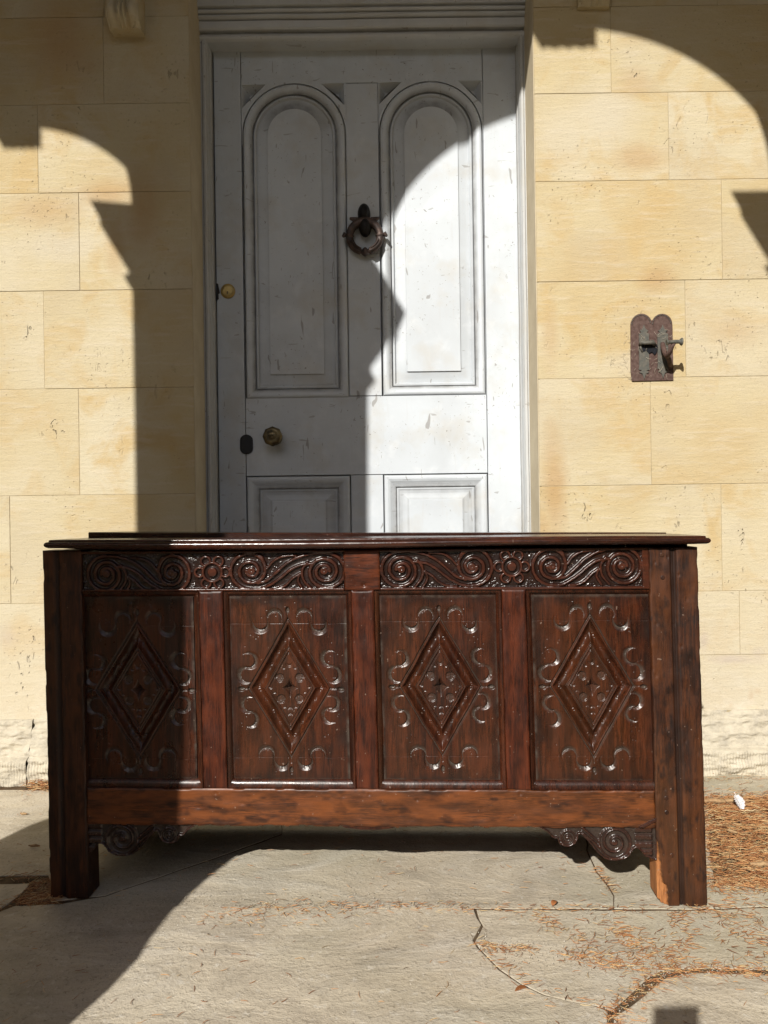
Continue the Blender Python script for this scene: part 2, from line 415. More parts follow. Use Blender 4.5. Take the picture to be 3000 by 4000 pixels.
BRASS_D = mat_plain('tarnished_brass', (.22, .17, .085), .38, .9, .6, 40, .4, col2=(.06, .05, .035))
BLACKP = mat_plain('black_enamel', (.012, .013, .017), .35, 0, .3, 60, .2)

# ------------------------------------------------------------------ GROUND
gs = 60
ground = mesh_obj('ground', [(-gs,-gs,-.02),(gs,-gs,-.02),(gs,gs,-.02),(-gs,gs,-.02)], [(0,1,2,3)], GRAVEL); tag(ground, kind='structure')
soil = mesh_obj('soil_bed', [(-3,.2,-.0009),(2.6,.2,-.0009),(2.6,2.6,-.0009),(-3,2.6,-.0009)], [(0,1,2,3)], SOIL); tag(soil, kind='structure')
# domed earth with litter to the right of the coffer
def litter_h(X, Y):
    c = onZ(2990, 3270)
    return 0
paving = bpy.data.objects.new('pavement', None); COL.objects.link(paving); paving['_o'] = [0, 0, 0]; tag(paving, kind='structure')
def flagstone(pp, world=False, dz=0.0, tilt=(0, 0), label=None):
    P = [onZ(*p) if not world else Vector((p[0], p[1], 0)) for p in pp]
    # subdivide the outline and roughen it
    out = []
    n = len(P)
    for i in range(n):
        a, b = P[i], P[(i+1) % n]; L = (b-a).length; k = max(1, int(L/.028))
        for j in range(k):
            q = a.lerp(b, j/k); e = .0028
            q = q+Vector((mnoise.noise(q*38)*e*1.4+mnoise.noise(q*9)*e, mnoise.noise(q*38+Vector((7, 0, 3)))*e*1.4+mnoise.noise(q*9+Vector((0, 9, 3)))*e, 0))
            out.append(q)
    c = sum(out, Vector())/len(out)
    def z(q): return dz+tilt[0]*(q.x-c.x)+tilt[1]*(q.y-c.y)
    # inner loops: offset towards centre along local normals
    area = sum(out[i].x*out[(i+1) % len(out)].y-out[(i+1) % len(out)].x*out[i].y for i in range(len(out)))
    s = 1 if area > 0 else -1
    nn = len(out); inn = []
    for i in range(nn):
        t = (out[(i+1) % nn]-out[i-1]).normalized(); nrm = Vector((-t.y, t.x, 0))*s
        inn.append(nrm)
    L0 = [Vector((q.x, q.y, -.03)) for q in out]
    L1 = [Vector((q.x, q.y, z(q)-.0010)) for q in out]
    L2 = [Vector((q.x+d.x*.0006, q.y+d.y*.0006, z(q)-.0004)) for q, d in zip(out, inn)]
    L3 = [Vector((q.x+d.x*.0022, q.y+d.y*.0022, z(q))) for q, d in zip(out, inn)]
    vs, fs = loops_surface([L0, L1, L2, L3])
    o = mesh_obj('flagstone', vs, fs, FLAG, paving)
    me = o.data
    if label: o['label'] = label
    fixn(o)
    bm = bmesh.new(); bm.from_mesh(me); bmesh.ops.triangulate(bm, faces=[f for f in bm.faces if len(f.verts) > 4]); bm.to_mesh(me); bm.free()
    return o
SLABS = [
 ([(-900,3640),(-60,3590),(60,3545),(205,3538),(600,3546),(1000,3552),(1400,3551),(1848,3554),(1864,3592),(1876,3617),(1862,3650),(1850,3676),(1863,3708),(1903,3740),(1953,3795),(2033,3850),(2126,3896),(2230,3921),(2330,3941),(2378,3955),(2366,4020),(2330,4330),(1500,4420),(-900,4420)], .0035, (0, .001)),
 ([(1862,3554),(2050,3553),(2300,3555),(2640,3557),(2826,3552),(2990,3545),(3300,3537),(3300,3780),(3000,3786),(2900,3786),(2700,3779),(2580,3792),(2480,3862),(2390,3944),(2330,3932),(2230,3913),(2130,3887),(2038,3842),(1959,3787),(1910,3735),(1872,3704),(1858,3677),(1870,3650),(1884,3617),(1872,3590)], .0, (0, 0)),
 ([(2602,3822),(2700,3802),(2950,3810),(3400,3840),(3400,4330),(2380,4330),(2400,3975),(2515,3890)], .002, (0, 0)),
 ([(-900,3420),(190,3420),(212,3522),(412,3498),(600,3433),(1100,3258),(1100,3076),(-500,3092)], .001, (0, 0)),
 ([(222,3533),(600,3541),(1000,3547),(1400,3547),(1846,3549),(2396,3549),(2394,3500),(2330,3402),(2288,3320),(2284,3070),(1103,3076),(1103,3261),(602,3435),(414,3500)], .0, (0, 0)),
 ([(2399,3549),(2640,3552),(2830,3547),(3300,3530),(3300,3462),(2900,3458),(2790,3452),(2768,3300),(2772,3124),(2292,3124),(2294,3320),(2334,3400),(2398,3499)], .0005, (0, 0)),
 ([(1120,3010),(2200,3020),(2200,3068),(1120,3070)], .0, (0, 0)),
 ([(2208,3022),(3500,3020),(3500,3132),(2780,3118),(2208,3116)], .0, (0, 0)),
 ([(-900,3450),(110,3455),(106,3475),(40,3528),(-30,3572),(-900,3620)], .002, (0, 0)),
]
for i, (pp, dz, tl) in enumerate(SLABS): flagstone(pp, False, dz, tl)
# paving outside the picture: towards the camera and the porch steps
for x0, x1, y0, y1 in [(-2.4, -1.3, .35, 1.0), (-1.28, -.3, .35, 1.0), (-.28, .7, .35, 1.0), (.72, 1.9, .35, 1.0), (-2.4, -1.62, 1.02, 2.28), (1.62, 2.1, 1.02, 2.28)]:
    flagstone([(x0, y0), (x1, y0), (x1, y1), (x0, y1)], True, 0)

# ------------------------------------------------------------------ STONE WALL
wall = thing('stone_wall', (0, WY, 0), 'warm honey limestone ashlar wall on both sides of the white door', 'wall')
def zs(x, y): return onY(x, y, WY).z
def stone(x0, x1, z0, z1, reveal=None, dy=0.0):
    g = .0007
    x0 += g; x1 -= g; z0 += g; z1 -= g
    yb = WY+.10 if reveal is None else FY+.10
    mb = MB(); mb.box(x0, x1, WY+dy, yb, z0, z1)
    o = mb.build('stone', STONE, wall); bevel(o, .0010, 2)
    return o
def course_wall(side, lines, joints):
    zl = [zs(*p) for p in lines]
    for i in range(len(zl)-1):
        zt, zb = zl[i], zl[i+1]
        ymid = (lines[i][1]+lines[i+1][1])/2
        xs = [onY(j, ymid, WY).x for j in joints[i]]
        if side == 'L': xs = sorted([-2.7]+xs+[XL])
        else: xs = sorted([XR]+xs+[2.2])
        for k in range(len(xs)-1):
            rv = (side == 'L' and k == len(xs)-2) or (side == 'R' and k == 0)
            stone(xs[k], xs[k+1], zb, zt, rv, random.uniform(-.0008, .0012))
course_wall('L', [(360,-330),(360,67),(360,407),(360,752),(360,1134),(360,1517),(360,1933),(300,2355),(200,2815)],
            [[-180, 404],[-60,404],[-320,148],[-110,310],[-300,172],[-160,309],[-380,40],[-90,330]])
course_wall('R', [(2600,-330),(2600,22),(2600,360),(2600,703),(2600,1095),(2600,1474),(2600,1893),(2600,2312),(2700,2560),(2800,2776)],
            [[2255,2386,2800],[2386,3060],[2612,3150],[2820],[2678,3180],[2543,3100],[2820],[2450,2890],[2600,3010]])
mb = MB()
mb.box(-2.7, XL-.006, WY+.0016, WY+.09, .02, 2.9); mb.box(XR+.006, 2.2, WY+.0016, WY+.09, .02, 2.9)
mb.box(XL-.06, XL-.004, WY+.02, FY+.09, .02, 2.9); mb.box(XR+.004, XR+.06, WY+.02, FY+.09, .02, 2.9)
mb.build('mortar', MORTAR, wall)
mb = MB(); ztop = zs(360, -330)+.001
mb.box(-2.7, 2.2, WY+.001, FY+.3, max(ztop, 2.46)+.02, 4.0); mb.box(-2.7, XL-.1, WY+.095, FY+.3, 0, 2.6); mb.box(XR+.1, 2.2, WY+.095, FY+.3, 0, 2.6)
mb.build('wall_core', STONE, wall)

# returns of the doorway, made paler: bounced light put into their colour
REVEAL = mat_plain('bounce_pale', (.60, .52, .375), .9, var=.16, scale=9, bump=.25, col2=(.50, .42, .29), spec=.15)
for s_x, a_, b_ in ((-1, XL, XL+.0016), (1, XR-.0016, XR)):
    mb = MB(); mb.box(a_-(.0005 if s_x < 0 else 0), b_+(.0005 if s_x > 0 else 0), WY+.004, FY+.012, .19, 2.72); mb.build('reveal', REVEAL, wall)

# moulded, tooled plinth
PROF = [(2.345,.186),(2.334,.183),(2.331,.172),(2.330,.160),(2.3215,.156),(2.3205,.138),(2.3185,.128),(2.310,.121),(2.3085,.105),(2.305,.095),(2.3015,.088),(2.3025,.081),(2.294,.077),(2.2885,.073)]+[(2.286,.073-.0058*k) for k in range(1, 14)]
def plinth(x0, x1, step, seed):
    ys = np.array([p[0] for p in PROF]); zz = np.array([p[1] for p in PROF])
    # resample profile
    tt = np.concatenate([[0], np.cumsum(np.hypot(np.diff(ys), np.diff(zz)))]); ti = np.arange(0, tt[-1], .0028)
    ys = np.interp(ti, tt, ys); zz = np.interp(ti, tt, zz)
    xs = np.arange(x0, x1+step*.5, step); xs[-1] = x1
    X, Yp = np.meshgrid(xs, ys); _, Z = np.meshgrid(xs, zz)
    er = fbm(X*24, Z*55, seed, 4)*.011 + np.clip(fbm(X*9, Z*30, seed+5, 3)-.10, 0, 1)*.022
    tool = (Z < .070)*(np.abs(((X*118+fbm(X*8, Z*12, 3, 2)*1.0) % 1)-.5)*2-.5)*.0034*np.clip(fbm(X*6, Z*25, seed+9, 2)*3+1.1, 0, 1)
    Yp = Yp+er-tool
    Yp[0, :] = WY+.03
    m, n = X.shape
    v = np.stack([X, Yp, Z], -1).reshape(-1, 3)
    idx = np.arange(m*n).reshape(m, n)
    f = np.stack([idx[:-1, :-1], idx[1:, :-1], idx[1:, 1:], idx[:-1, 1:]], -1).reshape(-1, 4)
    o = mesh_obj('plinth', v, f, STONE_P, wall, smooth=True); return o
for x0, x1, st, sd in [(-2.7,-1.32,.03,1),(-1.318,-1.075,.0022,2),(-1.073,-.80,.0022,3),(-.798,XL,.01,4),(XR,.80,.01,5),(.802,1.262,.0022,6),(1.264,2.2,.03,7)]:
    plinth(x0, x1, st, sd)
# carved corbel above the left of the door, and the plain block ends at the top right
def corbel(px0, px1, pyb, prot, h=.30):
    a = onY(px0, pyb, WY-prot); b = onY(px1, pyb, WY-prot); zb = a.z
    r = MB(); n = 40
    xs = np.linspace(a.x, b.x, n)
    prof = []   # (z above bottom, protrusion factor)
    for k in range(26):
        t = k/25; z = t*h
        pf = .55+.45*math.sin(min(1, z/.035)*math.pi/2)
        if .050 < z < .058: pf -= .16
        if z > .058: pf = 1.0-.12*math.cos((z-.058)*30)
        prof.append((zb+z, pf))
    V = []; Fc = []
    for z, pf in prof:
        for i, x in enumerate(xs):
            s = (x-xs[0])/(xs[-1]-xs[0])
            rib = 0
            for c, w in ((.18, .13), (.44, .05), (.56, .05), (.82, .13)):
                rib = max(rib, math.sqrt(max(0, 1-((s-c)/w)**2)))
            V.append((x, WY-prot*pf*(.82+.18*rib), z))
    m = len(prof)
    for j in range(m-1):
        for i in range(n-1): Fc.append((j*n+i, j*n+i+1, (j+1)*n+i+1, (j+1)*n+i))
    k0 = len(V)
    for z, pf in prof: V.append((xs[0], WY+.005, z)); 
    for z, pf in prof: V.append((xs[-1], WY+.005, z))
    for j in range(m-1):
        Fc.append((j*n, (j+1)*n, k0+j+1, k0+j)); Fc.append((j*n+n-1, k0+m+j, k0+m+j+1, (j+1)*n+n-1))
    Fc.append(tuple([k0]+list(range(n))+[k0+m]))
    o = mesh_obj('corbel', V, Fc, STONE, wall, smooth=True, sharp=45); fixn(o); return o
cb = corbel(406, 532, 78, .085); cb['label'] = 'carved ribbed stone corbel'
corbel(2262, 2386, 14, .03)

# ------------------------------------------------------------------ DOOR FRAME
frame = thing('door_frame', ((XL+XR)/2, FY, 0), 'moulded timber frame with peeling white paint round the front door', 'door frame')
def jamb(s):
    X = XL if s < 0 else XR
    pr = [(0,.10),(0,.004),(.0035,.0),(.0075,.0005),(.0085,.004),(.0105,.004),(.012,-.001),(.018,-.002),(.0215,.001),(.0225,.006),(.0245,.008),(.026,.014),(.0262,.040),(.029,.043),(.030,.048),(.030,.10)]
    sc_ = 1.0 if s < 0 else .80
    pts = [(X+s*-1*(a*sc_) - s*-1*.002, FY+b) for a, b in pr]
    vs, fs = extrude(pts, .0, 2.345, 'Z', 60)
    vs = [(x+mnoise.noise(Vector((x*3, y, z*7+s)))*.0012, y+mnoise.noise(Vector((x, y*3, z*5)))*.001, z) for x, y, z in vs]
    jg = [1, .9, .3, .2, .9, .3, 0, 0, .2, .6, .2, .1, .1, .5, .8, .9]; o = mesh_obj('jamb', vs, fs, PAINT_W, frame, attrs={'shade_grime': np.tile(jg, 61)}); fixn(o); return o
jamb(-1); jamb(1)
hp = [(2.60,2.326),(2.486,2.326),(2.478,2.330),(2.474,2.336),(2.476,2.343),(2.486,2.345),(2.488,2.354),(2.474,2.357),(2.470,2.362),(2.469,2.383),(2.480,2.3855),(2.466,2.389),(2.460,2.393),(2.461,2.399),(2.470,2.4015),(2.458,2.404),(2.453,2.409),(2.456,2.414),(2.466,2.416),(2.448,2.420),(2.446,2.60),(2.60,2.60)]
vs, fs = extrude(hp, XL+.0005, XR-.0005, 'X', 40)
vs = [(x, y+mnoise.noise(Vector((x*6, y, z*20)))*.0016, z+mnoise.noise(Vector((x*4, y+3, z*3)))*.0016) for x, y, z in vs]
hg = [0, 0, 0, 0, .2, .9, .8, .1, 0, .1, .9, .2, 0, .2, .9, .2, 0, .3, .9, .1, 0, 0]
fixn(mesh_obj('frame_head', vs, fs, PAINT_W, frame, attrs={'shade_grime': np.tile(hg, 41)}))

# ------------------------------------------------------------------ DOOR
door = thing('front_door', (-.05, DY, 0), 'old white panelled front door with two tall arched panels and iron ring knocker', 'door')
def dX(x, y): return onY(x, y, DY).x
def dZ(x, y): return onY(x, y, DY).z
dl, dr = -.5435, .4605
ztopd = 2.34
xs1 = dX(943, 330)-.002; xm0 = dX(1348, 380)+.001; xm1 = dX(1478, 380)-.001; xs2 = dX(1883, 380)+.002
ztr = dZ(1400, 324); zl1 = dZ(1400, 1547); zl0 = dZ(1400, 1855); zb = .30
g = .0011
def board(name, x0, x1, z0, z1, y1=DY+.045, dy=0.0, bv=.0012):
    mb = MB(); mb.box(x0+g, x1-g, DY+dy, y1, z0+g, z1-g); o = mb.build(name, PAINT, door); bevel(o, bv, 2); return o
board('stile', dl, xs1, .012, ztopd); board('stile', xs2, dr, .012, ztopd, dy=.0004)
board('rail', xs1, xs2, ztr, ztopd, dy=.0006); board('rail', xs1, xs2, zl0, zl1, dy=.0003); board('rail', xs1, xs2, .012, zb)
board('muntin', xm0, xm1, zl1, ztr, dy=.0005); board('muntin', xm0, xm1, zb, zl0, dy=.0002)
# painted backing so that nothing shows through the joints
mb = MB(); mb.box(dl, dr, DY+.030, DY+.05, .01, ztopd+.01); mb.build('back_board', PAINT_W, door)
PXM = F/DY
def arch_loop(cx, cz, R, zbot, d, y, nz=26):
    r = R-d; pts = []
    for k in range(nz+1):
        a = math.pi*k/nz; pts.append((cx+r*math.cos(a), y, cz+r*math.sin(a)))
    # left side down, bottom, right side up
    for k in range(1, 13): pts.append((cx-r, y, cz+(zbot+d-cz)*k/12))
    for k in range(1, 7): pts.append((cx-r+2*r*k/6, y, zbot+d))
    for k in range(1, 12): pts.append((cx+r, y, zbot+d+(cz-zbot-d)*k/12))
    return pts
def rect_loop(x0, x1, z0, z1, d, y):
    return [(x0+d, y, z0+d), (x1-d, y, z0+d), (x1-d, y, z1-d), (x0+d, y, z1-d)]
# section of panel: (inset in photo px, height towards camera in mm)
SEC_M = [(0, -9), (.6, -1.5), (2.8, 2.0), (6, 4.5), (10, 6.0), (15, 6.2), (22, 4.0), (28, .5), (33, -2.6), (35.5, -3.2), (37, -6.6)]
SEC_P = [(36, -16), (39.5, -16), (40.3, -8.5), (47.5, -8.0), (49.5, -11.5), (53, -15.5), (62, -15.0), (74, -12.5), (86, -9.5), (94.5, -8.0), (95.3, -3.2)]
def arched(cxp, cyp, yb):
    c = onY(cxp, cyp, DY); R = 200/PXM; zb_ = onY(cxp, yb, DY).z; cx = c.x
    lo = [arch_loop(cx, c.z, R, zb_, d/PXM, DY-h*.001) for d, h in SEC_M]
    vs, fs = loops_surface(lo, False); nl = len(lo[0]); gr = np.repeat([1, .8, .25, 0, 0, 0, .1, .45, .9, 1, 1], nl); o = mesh_obj('panel_moulding', vs, fs, PAINT, door, smooth=True, sharp=38, attrs={'shade_grime': gr}); fixn(o)
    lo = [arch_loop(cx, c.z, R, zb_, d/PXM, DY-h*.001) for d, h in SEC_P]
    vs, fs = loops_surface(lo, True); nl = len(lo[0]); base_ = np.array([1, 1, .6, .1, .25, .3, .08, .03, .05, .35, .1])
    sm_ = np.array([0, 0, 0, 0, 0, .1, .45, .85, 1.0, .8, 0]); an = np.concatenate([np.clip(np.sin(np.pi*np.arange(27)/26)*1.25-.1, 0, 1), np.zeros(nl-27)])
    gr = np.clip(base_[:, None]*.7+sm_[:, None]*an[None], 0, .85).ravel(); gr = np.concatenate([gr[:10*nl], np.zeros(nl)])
    o = mesh_obj('arched_panel', vs, fs, PAINT, door, smooth=True, sharp=24, attrs={'shade_grime': gr})
    return cx, c.z, R, zb_
tri_px = {0: [[(943,331.5),(1039,330),(945,425)], [(1254,327),(1345,325),(1347,414)]],
          1: [[(1480,323),(1570,320),(1480,410)], [(1787,313),(1880,311),(1882,408)]]}
for idx, (cxp, cyp, yb, xa, xb) in enumerate([(1149, 528, 1556, xs1, xm0), (1683, 519, 1544, xm1, xs2)]):
    cx, cz, R, zb_ = arched(cxp, cyp, yb)
    # head piece round the arch with sunk triangular spandrels
    arc = [(cx+(R+.0020)*math.cos(math.pi*k/40), cz+(R+.0020)*math.sin(math.pi*k/40)) for k in range(41)]
    x0, x1 = xa+g, xb-g
    x0 = min(x0, cx-R-.003); x1 = max(x1, cx+R+.003)
    zlow = cz-.030
    ztop_ = ztr-g
    zt2 = max(ztop_, cz+R+.004)
    outer = [(x0, zlow), (cx-R-.0020, zlow)]+list(reversed(arc))+[(cx+R+.0020, zlow), (x1, zlow), (x1, zt2), (x0, zt2)]
    holes = []
    for tr in tri_px[idx]:
        q = [(dX(*p), dZ(*p)) for p in tr]
        cxx = sum(a for a, b in q)/3; czz = sum(b for a, b in q)/3
        q = [(cxx+(a-cxx)*.97, czz+(b-czz)*.97) for a, b in q]
        q = [(min(max(a, x0+.002), x1-.002), min(b, zt2-.002)) for a, b in q]
        holes.append(q)
    V, Fc = plate(outer, holes, DY-.0012, DY+.03)
    fixn(mesh_obj('arch_head', V, Fc, PAINT, door))
    for j, q in enumerate(holes):
        corner = q[0] if j == 0 else q[1]
        hyp = [p for p in q if p is not corner]
        ax = hyp[0][0]*.30+hyp[1][0]*.30+corner[0]*.40; az = hyp[0][1]*.30+hyp[1][1]*.30+corner[1]*.40
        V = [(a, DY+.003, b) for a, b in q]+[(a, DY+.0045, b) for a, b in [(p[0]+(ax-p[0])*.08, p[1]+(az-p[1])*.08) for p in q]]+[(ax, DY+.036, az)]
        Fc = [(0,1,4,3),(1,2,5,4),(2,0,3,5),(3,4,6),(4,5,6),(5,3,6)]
        o = mesh_obj('spandrel', V, Fc, PAINT, door); fixn(o); o.data.materials.append(SHADE_WEAR)
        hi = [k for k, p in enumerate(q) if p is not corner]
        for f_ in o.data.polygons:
            if 6 in f_.vertices and (hi[0]+3) in f_.vertices and (hi[1]+3) in f_.vertices: f_.material_index = 1  # face along the hypotenuse coloured near-black as recess shade
    # side fillers between the moulding and the stiles, running down beside the panel
    for s, xe in ((-1, x0), (1, x1)):
        xo = cx+s*(R+.0020); a, b = sorted((xe, xo))
        if b-a > .001: board('side_strip', a, b, zb_-.002, zlow, dy=.0009, bv=.0004)
    if zb_-.002 > zl1+.002: board('rail_strip', x0, x1, zl1, zb_-.001, dy=.0009, bv=.0004)
SEC_L = [(0, -9), (.8, -1.0), (3, 3.5), (9, 6.0), (16, 6.0), (24, 3.5), (30, .5), (38, -2), (46, -3), (49, -7)]
SEC_LP = [(47, -12), (50, -8.5), (56, -8.0), (60, -10.0), (72, -10.0), (86, -7.4), (96, -5.2), (98, -3.6)]
for (xa, ya, xb) in ((974, 1862, 1376), (1511, 1853, 1904)):
    x0, x1 = ((xs1, xm0) if xa < 1200 else (xm1, xs2)); x0 += .0018; x1 -= .0018; zt = zl0-.0018
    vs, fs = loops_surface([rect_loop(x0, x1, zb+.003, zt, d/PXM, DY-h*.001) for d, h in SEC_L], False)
    fixn(mesh_obj('panel_moulding', vs, fs, PAINT, door, attrs={'shade_grime': np.repeat([1, .7, .2, 0, 0, 0, .3, .5, .9, 1], 4)}))
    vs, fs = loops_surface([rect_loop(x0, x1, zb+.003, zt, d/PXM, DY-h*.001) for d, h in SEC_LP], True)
    fixn(mesh_obj('lower_panel', vs, fs, PAINT, door, attrs={'shade_grime': np.repeat([1, .6, .2, .5, .4, .2, .5, 0], 4)}))

# knocker
kn = onY(1425, 921, DY-.03)
kc = Vector((kn.x, DY-.028, kn.z)); q = 1/PXM
mb = MB()
mb.lathe((onY(1422, 838, DY).x, DY, onY(1422, 838, DY).z), [(26*q, 0), (27*q, .006), (24*q, .016), (17*q, .026), (8*q, .032), (1*q, .033)], 24, sx=.92, sz=1.5)
mb.lathe((onY(1427, 897, DY).x, DY-.012, onY(1427, 897, DY).z), [(20*q, -.006), (24*q, .004), (25*q, .014), (20*q, .024), (12*q, .031), (2*q, .034)], 24, sx=1.0, sz=1.55)
knock = mb.build('knocker', IRON, door, smooth=True, sharp=60)
knock['_o'] = door['_o']
mb = MB(); R = 59*q
for part_ in range(2):
    pts = []; rad = []
    n = 120
    for k in range(n):
        a = 2*math.pi*k/n
        x = kc.x+R*math.cos(a); z = kc.z+R*.98*math.sin(a)
        y = kc.y+.006-.012*math.sin(a)*.2
        deg = math.degrees(a) % 360; dd = abs((deg-270+180) % 360-180)
        r = 16.5*q
        if deg < 12 or deg > 168: r = 14.5*q
        if 10 < deg < 170: r = (14.5+3.0*math.sin(math.radians((deg-10)/160*180)))*q
        if dd < 12: r = (15.5+3.0*math.cos(dd/12*math.pi))*q
        elif dd < 16: r = 9*q
        for cc in (4, 176):
            e = abs((deg-cc+180) % 360-180)
            if e < 8: r = max(r, (19-e*.9)*q)
        pts.append((x, y, z)); rad.append(r)
    break
mb.tube(pts, rad, 12, closed=True)
for s in (-1, 1):      # scrolled ears and flared collars
    mb.tube([(kc.x+s*26*q, kc.y+.004, kc.z+64*q), (kc.x+s*44*q, kc.y+.002, kc.z+66*q), (kc.x+s*57*q, kc.y+.003, kc.z+70*q)], [11*q, 9*q, 5*q], 8)
    mb.tube([(kc.x+s*74*q, kc.y, kc.z+10*q), (kc.x+s*80*q, kc.y, kc.z+3*q), (kc.x+s*86*q, kc.y-.001, kc.z-2*q)], [10*q, 8*q, 5*q], 8)
    mb.tube([(kc.x+s*58*q, kc.y, kc.z+10*q), (kc.x+s*51*q, kc.y, kc.z+4*q), (kc.x+s*46*q, kc.y-.001, kc.z+2*q)], [8*q, 6*q, 4*q], 8)
    # flutes of the lower arms
    for rr in (-4.2, 4.2):
        p2 = []
        for k in range(14):
            a = math.radians(-14-58*k/13) if s > 0 else math.radians(194+58*k/13)
            p2.append((kc.x+(R+rr*q)*math.cos(a), kc.y-13*q, kc.z+(R*.98+rr*q)*math.sin(a)))
        mb.tube(p2, [2*q]+[4*q]*12+[2*q], 6)
ring = mb.build('ring', IRON_W, knock, smooth=True, sharp=60)
# cylinder lock, knob, escutcheon
def dl_(x, y): return onY(x, y, DY)
c = dl_(890.7, 1138)
mb = MB(); mb.lathe(c, [(28.5*q, 0), (28.5*q, .003), (23*q, .0065), (20*q, .007), (19.5*q, .0045), (19*q, .0045), (18.5*q, .0065), (1*q, .0068)], 40)
lock = mb.build('cylinder_lock', BRASS, door, smooth=True, sharp=35); lock['_o'] = door['_o']
mb = MB(); mb.lathe(c+Vector((0, -.0069, -7*q)), [(8*q, 0), (7.5*q, .0015), (5*q, .0018), (4.5*q, .0008), (.5*q, .0008)], 24); mb.build('plug', BRASS, lock, smooth=True, sharp=35)
mb = MB(); cc = c+Vector((0, -.0088, -7*q)); mb.box(cc.x-1.4*q, cc.x+1.4*q, cc.y, cc.y+.001, cc.z-6*q, cc.z+4*q); mb.build('keyhole', BLACKP, lock)
mb = MB(); rr = random.Random(2); pts = []
for k in range(16):
    a = 2*math.pi*k/16; p = dl_(846+ (13+rr.uniform(-4, 4))*math.cos(a)*.8, 1140+36*math.sin(a)+rr.uniform(-5, 5)); pts.append((max(p.x, dl+.001), p.z))
V, Fc = plate(pts, [], DY-.0012, DY+.001); fixn(mesh_obj('worn_edge', V, Fc, SHADE_WEAR, door))
c = dl_(1073, 1710)
mb = MB(); mb.lathe(c, [(30*q, 0), (30*q, .004), (24*q, .007), (1*q, .008)], 32); mb.lathe(c, [(11*q, .004), (10*q, .030), (1, .031)][:2]+[(10*q, .040)], 16)
kr = mb.build('knob_rose', BRASS_D, door, smooth=True, sharp=35)
ck = c
mb = MB(); mb.lathe(ck, [(16*q, .030), (33*q, .036), (38.5*q, .044), (39*q, .050), (35*q, .0565), (26*q, .0595), (14*q, .0585), (11*q, .060), (4*q, .061), (3*q, .059), (.5*q, .059)], 8)
kb = mb.build('door_knob', BRASS_D, door); bevel(kb, .0018, 2, 12)
kb.data.polygons.foreach_set('use_smooth', np.ones(len(kb.data.polygons), dtype=bool)); kb.data.set_sharp_from_angle(angle=math.radians(24))
c = dl_(963, 1736)
w, h_ = 25.5*q, 38.5*q
out = []
for k in range(9): a = math.pi*k/8; out.append((c.x+w*math.cos(a)*(.97), c.z+h_-w*.85+w*.85*math.sin(a)))
for k in range(9): a = math.pi+math.pi*k/8; out.append((c.x+w*math.cos(a)*(.97), c.z-h_+w*.85+w*.85*math.sin(a)))
V, Fc = plate(out, [], DY-.0055, DY+.002); o = mesh_obj('escutcheon', V, Fc, BLACKP, door); fixn(o); bevel(o, .002, 2)

# ------------------------------------------------------------------ BELL PULL PLATE ON THE WALL
def wp(x, y, d=0.0): return onY(x, y, WY-d)
def wq(x, y):            # plate crop coordinates -> photo px
    return 2400+x/5.53, 1180+y/5.53
pull = thing('bell_pull', tuple(wp(2544, 1360)), 'rusty double-arched iron plate with strapwork and a T-shaped lever, fixed to the sunlit wall', 'bell pull')
def wpts(lst): return [(wp(*wq(*p)).x, wp(*wq(*p)).z) for p in lst]
ol = [(372, 1715), (345, 1500), (343, 480), (355, 420)]
ol += [(578+225*math.cos(a), 480-225*math.sin(a)) for a in np.linspace(math.pi*.93, math.pi*.16, 14)]
ol += [(800, 408)]
ol += [(1022+218*math.cos(a), 475-218*math.sin(a)) for a in np.linspace(math.pi*.84, math.pi*.05, 14)]
ol += [(1246, 520), (1268, 1695)]
V, Fc = plate(wpts(ol), [], WY-.0045, WY+.001); pl = mesh_obj('back_plate', V, Fc, RUST, pull); fixn(pl); bevel(pl, .001, 1)
# stamped border of small crescents
mb = MB()
for cx, cy, R_ in ((578, 480, 182), (1022, 475, 176)):
    for a in np.linspace(math.pi*.98, math.pi*.08, 9):
        x, y = cx+R_*math.cos(a), cy-R_*math.sin(a)
        pts = [wp(*wq(x+24*math.cos(b), y+24*math.sin(b)), .0055) for b in np.linspace(-a-1.2, -a+1.2, 6)]
        mb.tube(pts, .0011, 5)
mb.build('stamped_border', PEWTER, pull, smooth=True)
def strap(x0, x1, yt, yb, lean=0):
    c = (x0+x1)/2; w = (x1-x0)/2
    top = [(c-w, yt+210), (c-w-6, yt+170), (c-w*.55, yt+140), (c-w*.9, yt+95), (c-w*.45, yt+75), (c-w*.2, yt+30), (c, yt-35), (c+w*.2, yt+30), (c+w*.45, yt+75), (c+w*.9, yt+95), (c+w*.55, yt+140), (c+w+6, yt+170), (c+w, yt+210)]
    bot = [(c+w+lean, yb-260), (c+w+12+lean, yb-190), (c+w*.5+lean, yb-170), (c+w+lean, yb-130), (c+w*.35+lean, yb-100), (c+w*.12+lean, yb-20), (c+lean, yb+20), (c-w*.12+lean, yb-20), (c-w*.35+lean, yb-100), (c-w+lean, yb-130), (c-w*.5+lean, yb-170), (c-w-12+lean, yb-190), (c-w+lean, yb-260)]
    V, Fc = plate(wpts(top+bot), [], WY-.0078, WY-.003); o = mesh_obj('strap', V, Fc, PEWTER, pull); fixn(o); bevel(o, .0006, 1)
strap(515, 730, 530, 1660, 5); strap(912, 1140, 530, 1640, 10)
